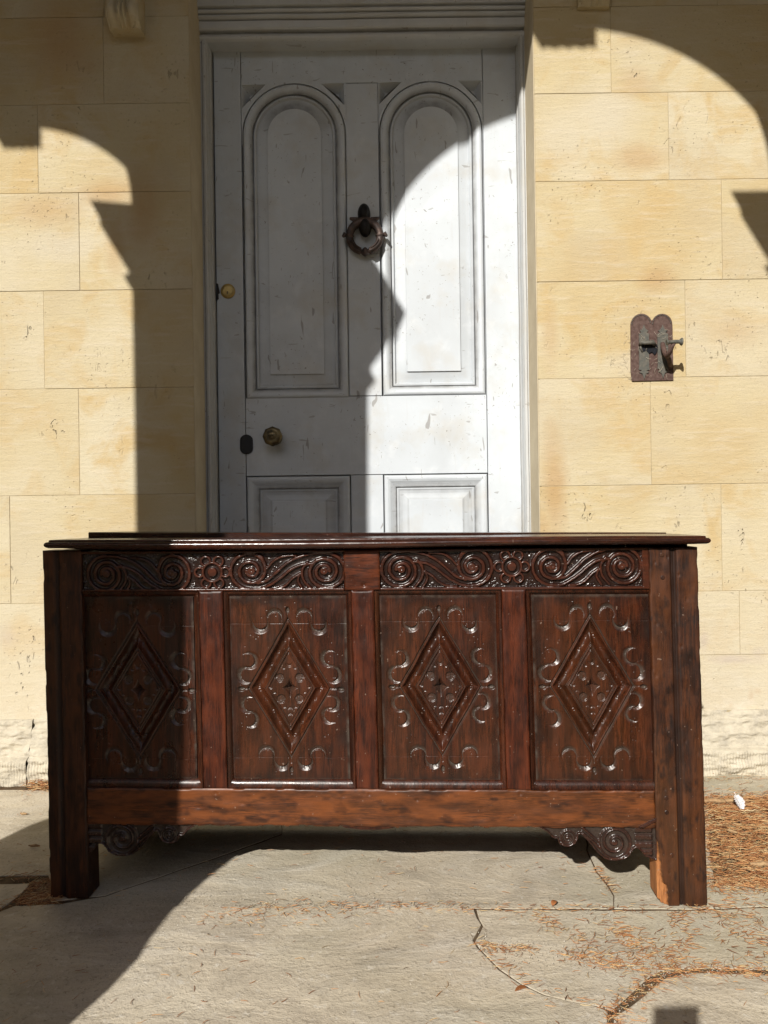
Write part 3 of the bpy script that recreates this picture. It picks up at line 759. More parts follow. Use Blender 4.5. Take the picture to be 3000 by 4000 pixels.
# hood over the old keyhole
mb = MB()
V, Fc = plate(wpts([(565, 960), (600, 1090), (660, 1060), (720, 1120), (790, 1090), (850, 1150), (890, 1090), (920, 1000), (900, 930), (600, 920)]), [], WY-.0092, WY-.004)
o = mesh_obj('keyhole', V, Fc, BLACKP, pull); fixn(o)
mb = MB()
pts = [wp(*wq(x, y), d) for x, y, d in ((560, 930, .010), (585, 870, .016), (660, 885, .020), (740, 880, .021), (820, 870, .018), (880, 930, .012))]
mb.tube(pts, [.006, .008, .006, .006, .008, .005], 10)
pts = [wp(*wq(x, y), d) for x, y, d in ((555, 960, .010), (575, 1010, .009), (600, 1080, .009))]
mb.tube(pts, [.004, .003, .002], 8)
mb.build('hood', PEWTER, pull, smooth=True)
# lever: curved arm and cross bar
def wf(x, y, d): 
    # place a point that shows at (x, y) of the crop while standing d in front of the wall
    p = wq(x, y); return onY(p[0], p[1], WY-d)
mb = MB()
mb.tube([wf(1040, 900, .008), wf(1050, 960, .018), wf(1085, 1090, .038), wf(1140, 1170, .055), wf(1205, 1060, .075), wf(1250, 960, .083), wf(1290, 880, .086)], [.007, .008, .0075, .008, .0075, .006, .006], 8)
mb.tube([wf(1150, 1180, .050), wf(1185, 1260, .035), wf(1215, 1400, .012)], [.007, .007, .006], 8)
mb.build('lever_arm', RUST, pull, smooth=True)
mb = MB()
xs_ = [(1128, 872, .0088), (1140, 870, .0095), (1155, 869, .0085), (1175, 868, .0055), (1215, 864, .0050), (1290, 858, .0062), (1360, 856, .0060), (1400, 856, .0056), (1425, 856, .0090), (1448, 856, .0118), (1462, 856, .0115), (1474, 856, .007)]
mb.tube([wf(x, y, .088) for x, y, r in xs_], [r for *_, r in xs_], 14)
mb.build('cross_bar', PEWTER, pull, smooth=True, sharp=50)
# dusty cobweb threads
mb = MB(); rr = random.Random(3)
for k in range(70):
    x = rr.uniform(380, 1240); y = rr.uniform(560, 1660); a = rr.uniform(0, 6.28); L = rr.uniform(40, 130); b = rr.uniform(-.7, .7)
    if rr.random() < .35: x = rr.uniform(180, 380); y = rr.uniform(300, 1700)
    pts = []
    for t in (0, .33, .66, 1):
        px, py = wq(x+L*t*math.cos(a+b*t), y+L*t*math.sin(a+b*t)); d = (.010 if x > 380 else .0015)
        pts.append(onY(px, py, WY-d-.003*math.sin(t*3.1)))
    mb.tube(pts, .00033, 4, cap=False)
tag(mb.build('cobweb', mat_plain('cobweb_dust', (.52, .46, .36), .9, var=.3), None, loc=tuple(wp(2544, 1360))), 'dusty cobweb threads clinging to the rusty wall plate', 'cobweb', kind='stuff')

# ------------------------------------------------------------------ CHEST
PL, PR_ = onZ(270, 3512), onZ(2700, 3541)
E = (PR_-PL).normalized(); N = Vector((E.y, -E.x, 0)).normalized()
if N.y > 0: N = -N
MPP = 1.57/F
def chest_xy(a, b):
    sx = .022+(a-177)/(2741-177)*.007
    x = a+sx*(b-2700); y = b+(-.0077+(b-2130)*1.35e-5)*(a-1500)
    return x, y
def chest_P(a, b, h=0.0, off=0.0):
    """reference coordinates (arrays) -> world points; off shifts the plane, h is relief"""
    a = np.asarray(a, float); b = np.asarray(b, float)
    x, y = chest_xy(a, b); u = x-1500; v = y-2000
    dx = (u*CR-v*SR)/F; dz = -(u*SR+v*CR)/F
    k = (PL.x+N.x*off)*N.x+(PL.y+N.y*off)*N.y
    t = k/(dx*N.x+N.y)
    h = np.asarray(h, float)
    return np.stack([dx*t+N.x*h, t+N.y*h, H+dz*t], -1)
chest = thing('oak_coffer', tuple((PL+PR_)/2 + Vector((0, .2, 0))), 'long dark carved oak coffer with four lozenge panels standing on the flagstones', 'chest')

def hf(name, a0, a1, b0, b1, step, func, mat, off=0.0, thick=.03, mask=None, label=None, ab_edge=True):
    na = max(3, int((a1-a0)/step)+1); nb = max(3, int((b1-b0)/step)+1)
    A, B = np.meshgrid(np.linspace(a0, a1, na), np.linspace(b0, b1, nb))
    h, at = func(A, B)
    front = chest_P(A, B, h, off).reshape(-1, 3)
    idx = np.arange(na*nb).reshape(nb, na)
    cm = np.ones((nb-1, na-1), bool)
    if mask is not None: cm = mask((A[:-1, :-1]+A[1:, 1:])/2, (B[:-1, :-1]+B[1:, 1:])/2)
    q = np.stack([idx[:-1, :-1], idx[1:, :-1], idx[1:, 1:], idx[:-1, 1:]], -1)[cm]
    # side walls
    pad = np.zeros((nb+1, na+1), bool); pad[1:-1, 1:-1] = cm
    es = []
    c = pad[1:-1, 1:-1]
    up = c & ~pad[:-2, 1:-1]; es.append(np.stack([idx[:-1, 1:], idx[:-1, :-1]], -1)[up])
    dn = c & ~pad[2:, 1:-1]; es.append(np.stack([idx[1:, :-1], idx[1:, 1:]], -1)[dn])
    lf = c & ~pad[1:-1, :-2]; es.append(np.stack([idx[:-1, :-1], idx[1:, :-1]], -1)[lf])
    rt = c & ~pad[1:-1, 2:]; es.append(np.stack([idx[1:, 1:], idx[:-1, 1:]], -1)[rt])
    es = np.concatenate(es)
    back = front + np.array(N)*(-thick-h.reshape(-1, 1)); n = len(front)
    allv = np.concatenate([front, front, back])
    sides = np.stack([es[:, 1]+n, es[:, 0]+n, es[:, 0]+2*n, es[:, 1]+2*n], -1)
    faces = np.concatenate([q, sides])
    used, inv = np.unique(faces, return_inverse=True)
    attrs = {k: np.concatenate([np.broadcast_to(v, A.shape).ravel()]*3)[used] for k, v in at.items()}
    o = mesh_obj(name, allv[used], inv.reshape(faces.shape), mat, chest, smooth=True, attrs=attrs)
    o['_o'] = chest['_o']
    if label: o['label'] = label
    return o
def edge_round(A, B, a0, a1, b0, b1, w=5, d=.0016):
    e = np.minimum(np.minimum(A-a0, a1-A), np.minimum(B-b0, b1-B))
    return -d*(1-np.clip(e/w, 0, 1))**2
def timber(name, a0, a1, b0, b1, mat, seed, off=0.0, step=5, wob=2.5, thick=.03, horiz=True, dents=(), **k):
    def f(A, B):
        h = fbm(A/ (260 if horiz else 60), B/(60 if horiz else 260), seed, 3)*.0012 + edge_round(A, B, a0, a1, b0, b1, 7)*(1+1.5*np.clip(fbm(A/45, B/45, seed+3, 2)*3, 0, 1))
        for (x, y, r, d) in dents: h = h-d*np.exp(-((A-x)**2+(B-y)**2)/(r*r))
        w = np.clip(fbm(A/(90 if horiz else 25), B/(25 if horiz else 90), seed+7, 3)*1.4+.1, 0, 1)
        return h, {'worn': w, 'patina': 0*A, 'scar': 0*A}
    return hf(name, a0, a1, b0, b1, step, f, mat, off, thick, **k)

# --- carved panels
PAN = [(327, 784, 541, 2694, 166, 272), (878, 1381, 1132, 2688, 160, 271), (1469, 1969, 1722, 2681, 160, 270), (2064, 2549, 2313, 2680, 163, 275)]
CRES = []
for (x, y, R_, bx, by) in [(-105,-583,64,0,-1), (-228,-510,69,0,1), (132,-583,66,0,-1), (244,-505,69,0,1),
        (-313,-230,68,1,0), (-358,-105,70,-1,0), (317,-240,70,-1,0), (357,-110,70,1,0),
        (-343,130,68,-1,0), (-316,253,68,1,0), (342,115,68,1,0), (312,220,68,-1,0)]:
    CRES.append((x/2.074, y/2.074, R_/2.074, bx, by))
CRES += [(-96,259,33,0,-1), (-39,290,32,0,1), (52,287,32,0,1), (106,257,33,0,-1)]
def lozenge_relief(A, B, cx, cy, hw, hh, seed):
    x = A-cx; y = B-cy
    rg = np.random.RandomState(seed)
    wob = fbm(A/70, B/70, seed, 2)*3.0
    x = x+wob; y = y+fbm(A/80, B/80, seed+4, 2)*3.0
    Nn = hw*hh/math.hypot(hw, hh)
    m = (np.abs(x)/hw+np.abs(y)/hh)
    d = (1-m)*Nn
    h = np.zeros_like(x); pat = np.zeros_like(x); worn = np.zeros_like(x)
    def vg(dd, w, dep): return -1.5*dep*np.clip(1-np.abs(dd)/w, 0, 1)
    h += vg(d, 4.2, 4.5)
    band = (d > 0) & (d < 57)
    t = np.clip((d-9)/44, 0, 1)
    h += np.where(band, -17.0*np.sin(np.pi*t)**.85*(1+.10*vnoise(x/16, y/16, seed+2))*(d > 9)*(d < 53), 0)
    h += vg(d-56.5, 3.4, 4.0)+vg(d-66, 3.2, 4.5)
    inn = d > 68
    h += np.where(inn, -1.5, 0)
    # four-point star, dimples and little cuts
    st = 1-(np.abs(x/35)**.62+np.abs((y)/50)**.62)
    h -= np.clip(st, 0, 1)*30*(st > 0)
    for (px, py) in ((-38,-41),(38,-41),(-35,43),(35,43)):
        r = np.hypot(x-px, y-py); h -= np.clip((17-r)*3, 0, 1)*np.clip(5.0-1.1*(y-py)/16+1.2*vnoise(x/4, y/4, seed+8), 0, 9)
    for (px, py, r0) in ((0,-96,14),(0,84,10),(0,108,10),(-74,-6,9),(74,-6,9),(-60,22,7),(60,22,7),(-22,-82,8),(22,-82,8),(-22,80,7),(22,80,7),(-52,-46,6),(52,-46,6)):
        r = np.hypot(x-px, y-py); r2 = np.hypot(x-px, y-py+r0*.55*(1 if py < 0 else -1))
        h -= np.clip(np.minimum(r0-r, r2-r0*.7), 0, 3.6)*(r < r0)*(d > 66)
    # crescents
    sx = hw/160; sy = hh/270
    for (px, py, R_, bx, by) in CRES:
        px = px*sx+rg.uniform(-2, 2); py = py*sy+rg.uniform(-2, 2); R_ = R_*1.12; R2 = R_*.74
        r = np.hypot(x-px, y-py); ri = np.hypot(x-px+bx*R_*.30, y-py+by*R_*.30)
        dd = np.minimum(R_-r, (ri-R2))
        cut = np.minimum((R_-r)*.42, (ri-R2)*5.5)*(1+.25*vnoise(x/5, y/5, seed)); h -= np.where(dd > 0, np.clip(cut, 0, 12), 0)*(d < -3)
    # leaf tips with stems
    for (tx, ty, rx, ry) in ((0,-304,9,15),(0,321,9,15),(-189,3,16,9.5),(198,3,16,9.5)):
        tx *= sx; ty *= sy
        e = 1-np.hypot((x-tx)/rx, (y-ty)/ry); h -= np.clip(e*18, 0, 8)
    h -= 3.5*np.clip(1-np.abs(x)/3.2, 0, 1)*((np.abs(y) > hh-2) & (np.abs(y) < hh+24))
    h -= 3.5*np.clip(1-np.abs(y-2)/3.2, 0, 1)*((np.abs(x) > hw-2) & (np.abs(x) < hw+22))
    # punch marks along the hollow band
    for s1 in (-1, 1):
        for s2 in (-1, 1):
            for k, f_ in enumerate((.12, .34, .56, .78, .96)):
                mm = .785; px = s1*hw*mm*f_; py = s2*hh*mm*(1-f_)
                if k % 2 == 0:
                    r = np.hypot(x-px, y-py); h -= 2.6*np.clip(1-np.abs(r-5.5)/2.2, 0, 1)
                else:
                    for ddx in (-4, 4):
                        for ddy in (-4, 4): h -= 2.6*np.clip(1-np.hypot(x-px-ddx, y-py-ddy)/2.8, 0, 1)
    for k in range(46):
        a_ = rg.uniform(0, 2*math.pi); rr_ = rg.uniform(1.06, 1.38)
        px = hw*rr_*math.cos(a_)*.95; py = hh*rr_*math.sin(a_)*.95
        h -= 2.4*np.clip(1-np.hypot(x-px, y-py)/3.3, 0, 1)*(d < -5)
    # setting-out lines scratched by the joiner
    for yy in (-254, 272): h -= 1.1*np.clip(1-np.abs(y-yy)/1.6, 0, 1)*(d < 0)
    dust_skylight = np.clip((-h-1.2)/4, 0, 1)*np.where(d > 64, .35, 1.0)*((d < -1) | (d > 64))*.9+.7*np.clip(1-np.abs(d)/3.2, 0, 1)+.6*np.clip(1-np.abs(d-57)/3.2, 0, 1)  # sky-lit grey of the gouges put into the colour, along with real dust
    return h*MPP*1.35, np.clip(dust_skylight, 0, 1), worn
def frame_mould(a0, a1, b0, b1, il, ir, it, ib):
    """sloping moulding round a panel opening, from the frame face down to the panel"""
    sec = [(0, -.0005), (.06, -.0016), (.12, -.0042), (.18, -.0045), (.40, -.0050), (.62, -.0072), (.80, -.0100), (.88, -.0122), (1.0, -.0126)]
    vs = []; n = 4
    loops = []
    for t, hgt in sec:
        L = []
        c4 = [(a0+il*t, b0+it*t), (a1-ir*t, b0+it*t), (a1-ir*t, b1-ib*t), (a0+il*t, b1-ib*t)]
        for i in range(4):
            p, q2 = c4[i], c4[(i+1) % 4]
            for j in range(24):
                f_ = j/24; a = p[0]+(q2[0]-p[0])*f_; b = p[1]+(q2[1]-p[1])*f_
                w = mnoise.noise(Vector((a*.02, b*.02, 1)))*.0005
                L.append(tuple(chest_P(a, b, hgt+w, 0)))
        loops.append(L)
    vs, fs = loops_surface(loops, False)
    o = mesh_obj('panel_moulding', vs, fs, OAK_PAN, chest, smooth=True, sharp=28); fixn(o); return o
PTOP, PBOT = 2306, 3084
for i, (a0, a1, cx, cy, hw, hh) in enumerate(PAN):
    il = 1 if i == 0 else 25; ir = 1 if i == 3 else 25
    frame_mould(a0, a1, PTOP, PBOT, il, ir, 23, 37)
    A0, A1, B0, B1 = a0+il-4, a1-ir+4, PTOP+20, PBOT-33
    def f(A, B, cx=cx, cy=cy, hw=hw, hh=hh, i=i, A0=A0, A1=A1, B0=B0, B1=B1):
        h, dust_skylight, worn = lozenge_relief(A, B, cx, cy, hw, hh, 11+i*5)
        e = np.minimum(np.minimum(A-A0, A1-A), np.minimum(B-B0, B1-B))
        h = h+fbm(A/50, B/220, 31+i, 3)*.0010
        if i == 0:   # long split at the right of the first panel
            cr = A-(A1-22-fbm(B/60, B*0, 4, 2)*10-(B-2700)*.02)
            h = h-.004*np.clip(1-np.abs(cr)/2.5, 0, 1)*(B > 2500)
        return h, {'worn': np.clip(fbm(A/40, B/300, 50+i, 3)*1.3, 0, .6), 'patina': .75*np.clip(1-e/60+fbm(A/40, B/60, 9+i, 2), 0, 1)**2, 'scar': 0*A, 'dust_skylight': np.clip(dust_skylight+1.0*np.clip(1-(e-4)/9, 0, 1)*(.38+fbm(A/30, B/30, 77+i, 2)), 0, 1)}
    hf('carved_panel', A0, A1, B0, B1, 2.1, f, OAK_PAN, -.0118, .012)

# --- carved frieze of scrolls and rosettes
def catmull(P, n=8):
    P = [np.array(p, float) for p in P]; P = [2*P[0]-P[1]]+P+[2*P[-1]-P[-2]]; out = []
    for i in range(1, len(P)-2):
        for k in range(n):
            t = k/n; out.append(.5*((2*P[i])+(-P[i-1]+P[i+1])*t+(2*P[i-1]-5*P[i]+4*P[i+1]-P[i+2])*t*t+(-P[i-1]+3*P[i]-3*P[i+1]+P[i+2])*t**3))
    out.append(P[-2]); return out
def spiral(cx, cy, a_deg, radii, n=8):
    out = []; ks = len(radii)-1
    for i in range(ks*n+1):
        t = i/n; k = min(int(t), ks-1); f_ = t-k
        r0 = radii[max(k-1, 0)]; r1 = radii[k]; r2 = radii[k+1]; r3 = radii[min(k+2, ks)]
        r = .5*(2*r1+(r2-r0)*f_+(2*r0-5*r1+4*r2-r3)*f_**2+(3*r1-r0-3*r2+r3)*f_**3)
        a = math.radians(a_deg+90*t); out.append(np.array([cx+r*math.cos(a), cy-r*math.sin(a)]))
    return out
def scroll_lines(A, B, mirror=False):
    """unit drawn in measured coordinates with A at (350,368) and B at (920,351)"""
    L = []
    L.append((spiral(350, 362, 90, [150,163,134,112,100,100,80,62,50,44]), 6.2))
    L.append((spiral(920, 352, 270, [152,163,142,108,98,96,72,52,44,40]), 6.2))
    L.append((catmull([(350,212),(450,220),(560,250),(650,300),(730,372),(800,430),(872,452)]), 5))
    L.append((catmull([(452,300),(540,312),(620,352),(690,410),(770,465),(850,500),(920,504)]), 5))
    L.append((catmull([(540,380),(600,420),(650,470),(720,502),(790,506)]), 4.4))
    L.append((catmull([(570,228),(680,240),(752,280),(800,335),(820,300),(830,250),(850,225)]), 4.4))
    L.append((catmull([(480,290),(520,350),(512,430),(455,505)]), 4.6))
    L.append((catmull([(545,385),(556,440),(520,505)]), 4.4))
    res = []
    sx = (B[0]-A[0])/570.0
    for pts, w in L:
        q = []
        for p in pts:
            t = (p[0]-350)/570.0
            yy = (p[1]-(360+(-9)*t))/2.074
            q.append((A[0]+(p[0]-350)*sx, A[1]+(B[1]-A[1])*t+yy))
        res.append((np.array(q), w))
    discs = [(A[0], A[1], 15.5), (B[0], B[1], 15.5)]
    return res, discs
def frieze(a0, a1, scrolls, ros, seed):
    b0, b1 = 2146, 2306
    lines = []; discs = []
    for A_, B_ in scrolls:
        l, d_ = scroll_lines(A_, B_); lines += l; discs += d_
    def seg_dist(X, Y, P, R0):
        dmin = np.full(X.shape, 1e9)
        for i in range(len(P)-1):
            p, q2 = P[i], P[i+1]; v = q2-p; L2 = v@v+1e-9
            # restrict to a window for speed
            lo = np.minimum(p, q2)-R0; hi = np.maximum(p, q2)+R0
            c0 = max(0, int(np.searchsorted(X[0], lo[0]))); c1 = min(X.shape[1], int(np.searchsorted(X[0], hi[0])))
            r0 = max(0, int(np.searchsorted(Y[:, 0], lo[1]))); r1 = min(X.shape[0], int(np.searchsorted(Y[:, 0], hi[1])))
            if c1 <= c0 or r1 <= r0: continue
            x = X[r0:r1, c0:c1]; y = Y[r0:r1, c0:c1]
            t = np.clip(((x-p[0])*v[0]+(y-p[1])*v[1])/L2, 0, 1)
            d = np.hypot(x-p[0]-t*v[0], y-p[1]-t*v[1]); dmin[r0:r1, c0:c1] = np.minimum(dmin[r0:r1, c0:c1], d)
        return dmin
    def f(A, B):
        D = 14.0
        ridge = np.zeros_like(A); cover = np.full(A.shape, 1e9)
        for P, w in lines:
            d = seg_dist(A, B, P, 26); cover = np.minimum(cover, d)
            ridge = np.maximum(ridge, (1-sstep(w*.55, w*1.6, d+fbm(A/12, B/12, seed+6, 2)*2.2))*(.86+.14*vnoise(A/18, B/18, seed+9)))
        for (x, y, r) in discs: ridge = np.maximum(ridge, (1-sstep(r-3, r+2.5, np.hypot(A-x, B-y)))*.96)
        rx, ry = ros
        r = np.hypot(A-rx, B-ry); cover = np.minimum(cover, np.where(r < 62, 0, r-62)+0)
        ridge = np.maximum(ridge, 1-sstep(16, 20, r)); ridge = np.maximum(ridge, 1-sstep(3, 7, np.abs(r-37)))
        for k in range(6):
            an = math.radians(60*k); px, py = rx+50*math.cos(an), ry-50*math.sin(an)
            rp = np.hypot(A-px, B-py); ridge = np.maximum(ridge, (1-sstep(2.6, 6.5, np.abs(rp-18)))*(r > 35))
        # troughs inside the scrollwork are hollow and smooth; the ground is hammered
        inside = 1-sstep(13, 20, cover)
        ground_ = fbm(A/9, B/4.0, seed, 2)*3.4+fbm(A/4.2, B/3.0, seed+1, 1)*2.4
        h = -D+inside*1.8*(1-np.clip(cover/14, 0, 1))+(1-inside)*ground_
        h = h*(1-ridge)+ridge*(-.5+fbm(A/14, B/14, seed+3, 1)*.7)
        # little punched rings in the hollows
        rg = np.random.RandomState(seed)
        for (x, y, r_) in discs:
            for k in range(9):
                an = rg.uniform(0, 6.28); rr_ = rg.uniform(52, 66); h -= 1.6*np.clip(1-np.abs(np.hypot(A-x-rr_*math.cos(an), B-y-rr_*math.sin(an))-4)/1.8, 0, 1)*(ridge < .3)
            h -= 2.0*np.clip(1-np.hypot(A-x, B-y)/3.5, 0, 1)
        # plain margins above and below
        mg = np.maximum(1-sstep(9, 12, B-b0), 1-sstep(8, 11, b1-B))
        mg = np.maximum(mg, np.maximum(1-sstep(17, 20, A-a0), 1-sstep(24, 27, a1-A)) if seed == 91 else np.maximum(1-sstep(0, 1, A-a0), 1-sstep(24, 27, a1-A)) if seed == 92 else 1-sstep(0, 1, a1-A))
        mg = np.clip(mg, 0, 1)
        mtop = fbm(A/60, B/30, seed+5, 2)*.9
        h = h*(1-mg)+mg*mtop
        h = h+edge_round(A, B, a0, a1, b0, b1, 4, 2)
        worn = np.clip(ridge*.6+mg*.6, 0, 1)*(.35+1.0*np.clip(fbm(A/25, B/25, seed+8, 2)+.5, 0, 1))
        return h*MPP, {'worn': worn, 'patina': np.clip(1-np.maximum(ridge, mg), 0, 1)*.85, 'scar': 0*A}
    return hf('carved_frieze', a0, a1, b0, b1, 1.7, f, OAK_CARVE, 0.0, .028)
def inv_ab(x, y):
    a, b = x, y
    for _ in range(6):
        sx = .022+(a-177)/(2741-177)*.007
        a = x-sx*(b-2700); b = y-(-.0077+(b-2130)*1.35e-5)*(a-1500)
    return a, b
mid = 2226
A1_ = inv_ab(413, 2243); B1_ = inv_ab(666.5, 2238); R1_ = inv_ab(828, 2236); C1_ = inv_ab(981, 2231); D1_ = inv_ab(1265, 2231)
A2_ = inv_ab(1568.8, 2225); B2_ = inv_ab(1843.6, 2215); R2_ = inv_ab(2000, 2214); C2_ = inv_ab(2159, 2213); D2_ = inv_ab(2429, 2212)
frieze(327, 1354, [(A1_, B1_), (D1_, C1_)], R1_, 90)
frieze(1496, 2549, [(A2_, B2_), (D2_, C2_)], R2_, 92)

# --- timbers of the front
timber('top_rail', 1355, 1495, 2146, 2306, OAK_TOP, 21, step=4, dents=[(1431, 2285, 5.5, .005)])
for i, (a0, a1) in enumerate([(784, 878), (1381, 1469), (1969, 2064)]):
    timber('muntin', a0+.5, a1-.5, 2306.5, 3083.5, OAK_MUN, 40+i, horiz=False, step=4, dents=[(a0+40+i*9, 2330, 4, .001)])
def railf(A, B):
    h = fbm(A/260, B/60, 61, 3)*.0016+edge_round(A, B, 327, 2549, 3084, 3230, 8, .0022)*(1+2*np.clip(fbm(A/40, B/40, 5, 2)*3, 0, 1))
    rg = np.random.RandomState(5)
    for k in range(42):
        x = rg.uniform(760, 2500); y = rg.uniform(3095, 3220); r = rg.uniform(3, 11)
        h = h-rg.uniform(.0003, .0012)*np.exp(-(((A-x)/(r*1.8))**2+((B-y)/r)**2))
    for x, y in ((832, 3103), (1432, 3104), (1618, 3124), (2022, 3100), (2490, 3104)): h = h-.002*np.clip(1.3-np.maximum(np.abs(A-x), np.abs(B-y))/6, 0, 1)
    return h, {'worn': np.clip(fbm(A/110, B/35, 63, 3)*1.6+.15, 0, 1), 'patina': np.clip(fbm(A/60, B/26, 66, 3)*2.4-.55, 0, .8), 'scar': 0*A}
def railmask(A, B):
    e = 3229+fbm(A/70, A*0, 8, 3)*7-6*np.exp(-((A-1170)/40)**2)-6*np.exp(-((A-1850)/18)**2)+np.where(np.abs(A-1440) < 105, 3, 0)
    return B < e
hf('bottom_rail', 327, 2549, 3084, 3240, 4, railf, OAK_RAIL, 0, .032, mask=railmask)
def stile(name, a0, a1, b0, b1, g0, g1, seed, scar=False):
    def f(A, B):
        h = fbm(A/50, B/260, seed, 3)*.0014+edge_round(A, B, a0, a1, b0, b1, 6, .002)*(1+2*np.clip(fbm(A/30, B/50, seed+2, 2)*3, 0, 1))
        gd = np.minimum(sstep(g0-2, g0+2, A), 1-sstep(g1-2, g1+1, A)); h = h-.0042*gd
        h = h-.0016*np.clip(1-np.abs(A-g1-3)/3.0, 0, 1)-.001*np.clip(1-np.abs(A-(g0+g1)/2-4)/2, 0, 1)
        rg = np.random.RandomState(seed)
        for k in range(26):
            x = rg.uniform(a0, a1); y = rg.uniform(b0, b1); r = rg.uniform(3, 8); h = h-rg.uniform(.0004, .0015)*np.exp(-(((A-x)/r)**2+((B-y)/(r*1.5))**2))
        s = 0*A
        if scar:
            ed = a0+1+np.interp(B, [3270, 3300, 3350, 3420, 3440, 3445, 3500, 3530], [0, 5, 10, 17, 22, 33, 36, 37])+fbm(B/9, A*0, 3, 2)*4
            s = (1-sstep(-1.5, 1.5, A-ed))*(B > 3275)
            h = h-.0075*s*(1+.25*fbm(A/7, B/30, 4, 2))
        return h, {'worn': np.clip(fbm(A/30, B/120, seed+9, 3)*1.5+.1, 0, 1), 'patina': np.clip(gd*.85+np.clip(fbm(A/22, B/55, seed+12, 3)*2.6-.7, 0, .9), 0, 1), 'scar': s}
    def m(A, B):
        e = b1-2+fbm(A/14, A*0, seed, 2)*4
        if scar: e = e-np.interp(A, [a0, a0+10, a0+14, a0+26, a0+30, a0+38, a0+39], [24, 20, 10, 6, 2, 0, 0])
        return B < e
    return hf(name, a0, a1, b0, b1, 4 if not scar else 3, f, OAK_STILE, .0012, .055, mask=m)
STILE_L = stile('stile', 177, 327, 2141, 3526, 222, 240, 71)
s_ = stile('stile', 2549, 2741, 2146, 3530, 2633, 2655, 73, True); STILE_R = s_; s_['label'] = 'brown front post with a broken, pale splintered foot'
# --- pegs
for (a, b) in ((2600, 2175), (2600, 2262), (2590, 3110), (2590, 3165), (262, 2200), (262, 2270), (2606, 3330)):
    P = Vector(chest_P(a, b, .0012, 0)); mb = MB()
    mb.lathe(P, [(.0048, -.003), (.0046, .0008), (.0036, .0014), (.0004, .0015)], 7); mb.build('peg', OAK_STILE, STILE_R if a > 1500 else STILE_L)

# --- scrolled brackets under the rail
def bracket(mirror):
    out_px = [(2098, 3226), (2138, 3250), (2162, 3274), (2178, 3276), (2186, 3296), (2205, 3306), (2225, 3306), (2244, 3298), (2256, 3280), (2260, 3262), (2273, 3261), (2304, 3293), (2336, 3331), (2368, 3356), (2406, 3361), (2450, 3350), (2475, 3318), (2494, 3315), (2520, 3344), (2566, 3362), (2566, 3226)]
    P = [inv_ab(x, y+(0 if k else 0)) for k, (x, y) in enumerate(out_px)]
    big = inv_ab(2404, 3293); sm = inv_ab(2219, 3275)
    cc = 1424
    if mirror: P = [(2*cc-a, b) for a, b in P]; big = (2*cc-big[0], big[1]); sm = (2*cc-sm[0], sm[1])
    P = catmull(P[:-2], 4)+[np.array(P[-2]), np.array(P[-1])]
    P = np.array(P); a0, a1 = P[:, 0].min(), P[:, 0].max(); b0, b1 = P[:, 1].min(), P[:, 1].max()
    sg = -1 if mirror else 1
    def mask(A, B):
        c = np.zeros(A.shape, bool); n = len(P)
        for i in range(n):
            x1, y1 = P[i]; x2, y2 = P[(i+1) % n]
            c ^= ((y1 > B) != (y2 > B)) & (A < (x2-x1)*(B-y1)/(y2-y1+1e-12)+x1)
        return c
    def f(A, B):
        edge = np.full(A.shape, 1e9)
        for i in range(len(P)-1):
            p, q2 = P[i], P[i+1]; v = q2-p; L2 = v@v+1e-9
            t = np.clip(((A-p[0])*v[0]+(B-p[1])*v[1])/L2, 0, 1); edge = np.minimum(edge, np.hypot(A-p[0]-t*v[0], B-p[1]-t*v[1]))
        ridge = 1-sstep(3, 7, edge)
        def sp(c, R_, turns):
            x = (A-c[0])*sg; y = B-c[1]; r = np.hypot(x, y); th = np.arctan2(-y, -x)/(2*math.pi)
            k = (r/R_*turns - th) % 1.0
            return np.where(r < R_, np.clip(1-np.abs(k-.5)*3.4, 0, 1), 0), r
        s1, r1 = sp(big, 66, 2.3); s2, r2 = sp(sm, 32, 2.2)
        s1 = np.maximum(s1, 1-sstep(9, 12, r1)); s2 = np.maximum(s2, 1-sstep(5, 7, r2))
        ridge = np.where(r1 < 64, np.maximum(s1, 1-sstep(3, 6, np.abs(r1-63))), ridge); ridge = np.where(r2 < 31, np.maximum(s2, 1-sstep(2, 5, np.abs(r2-30))), ridge)
        # gadroons beside the post
        xr = (A-big[0])*sg
        gz = (xr > 78)
        gad = np.sqrt(np.clip(1-((((B-b0-2) % 30)-15)/13.5)**2, 0, 1)); endc = 1-sstep(140, 150, xr)
        ridge = np.where(gz & (edge > 4), gad*endc*.9, ridge)
        # band from small to large scroll
        bd = np.abs((B-3238)-(xr+128)*.86*1.0); ridge = np.where((xr > -128) & (xr < -40) & (r1 > 64) & (r2 > 31), np.maximum(ridge, 1-sstep(3, 8, np.abs(bd-10))), ridge)
        h = (-8*(1-ridge)+fbm(A/8, B/8, 5, 2)*.8)*MPP
        return h*1.3, {'worn': ridge*.12, 'patina': .25+(1-ridge)*.5, 'scar': 0*A, 'dust_skylight': .08+.3*(1-ridge)}
    return hf('scroll_bracket', a0, a1, b0, b1, 2.0, f, OAK_CARVE, -.004, .022, mask=mask)
bracket(False); bracket(True)
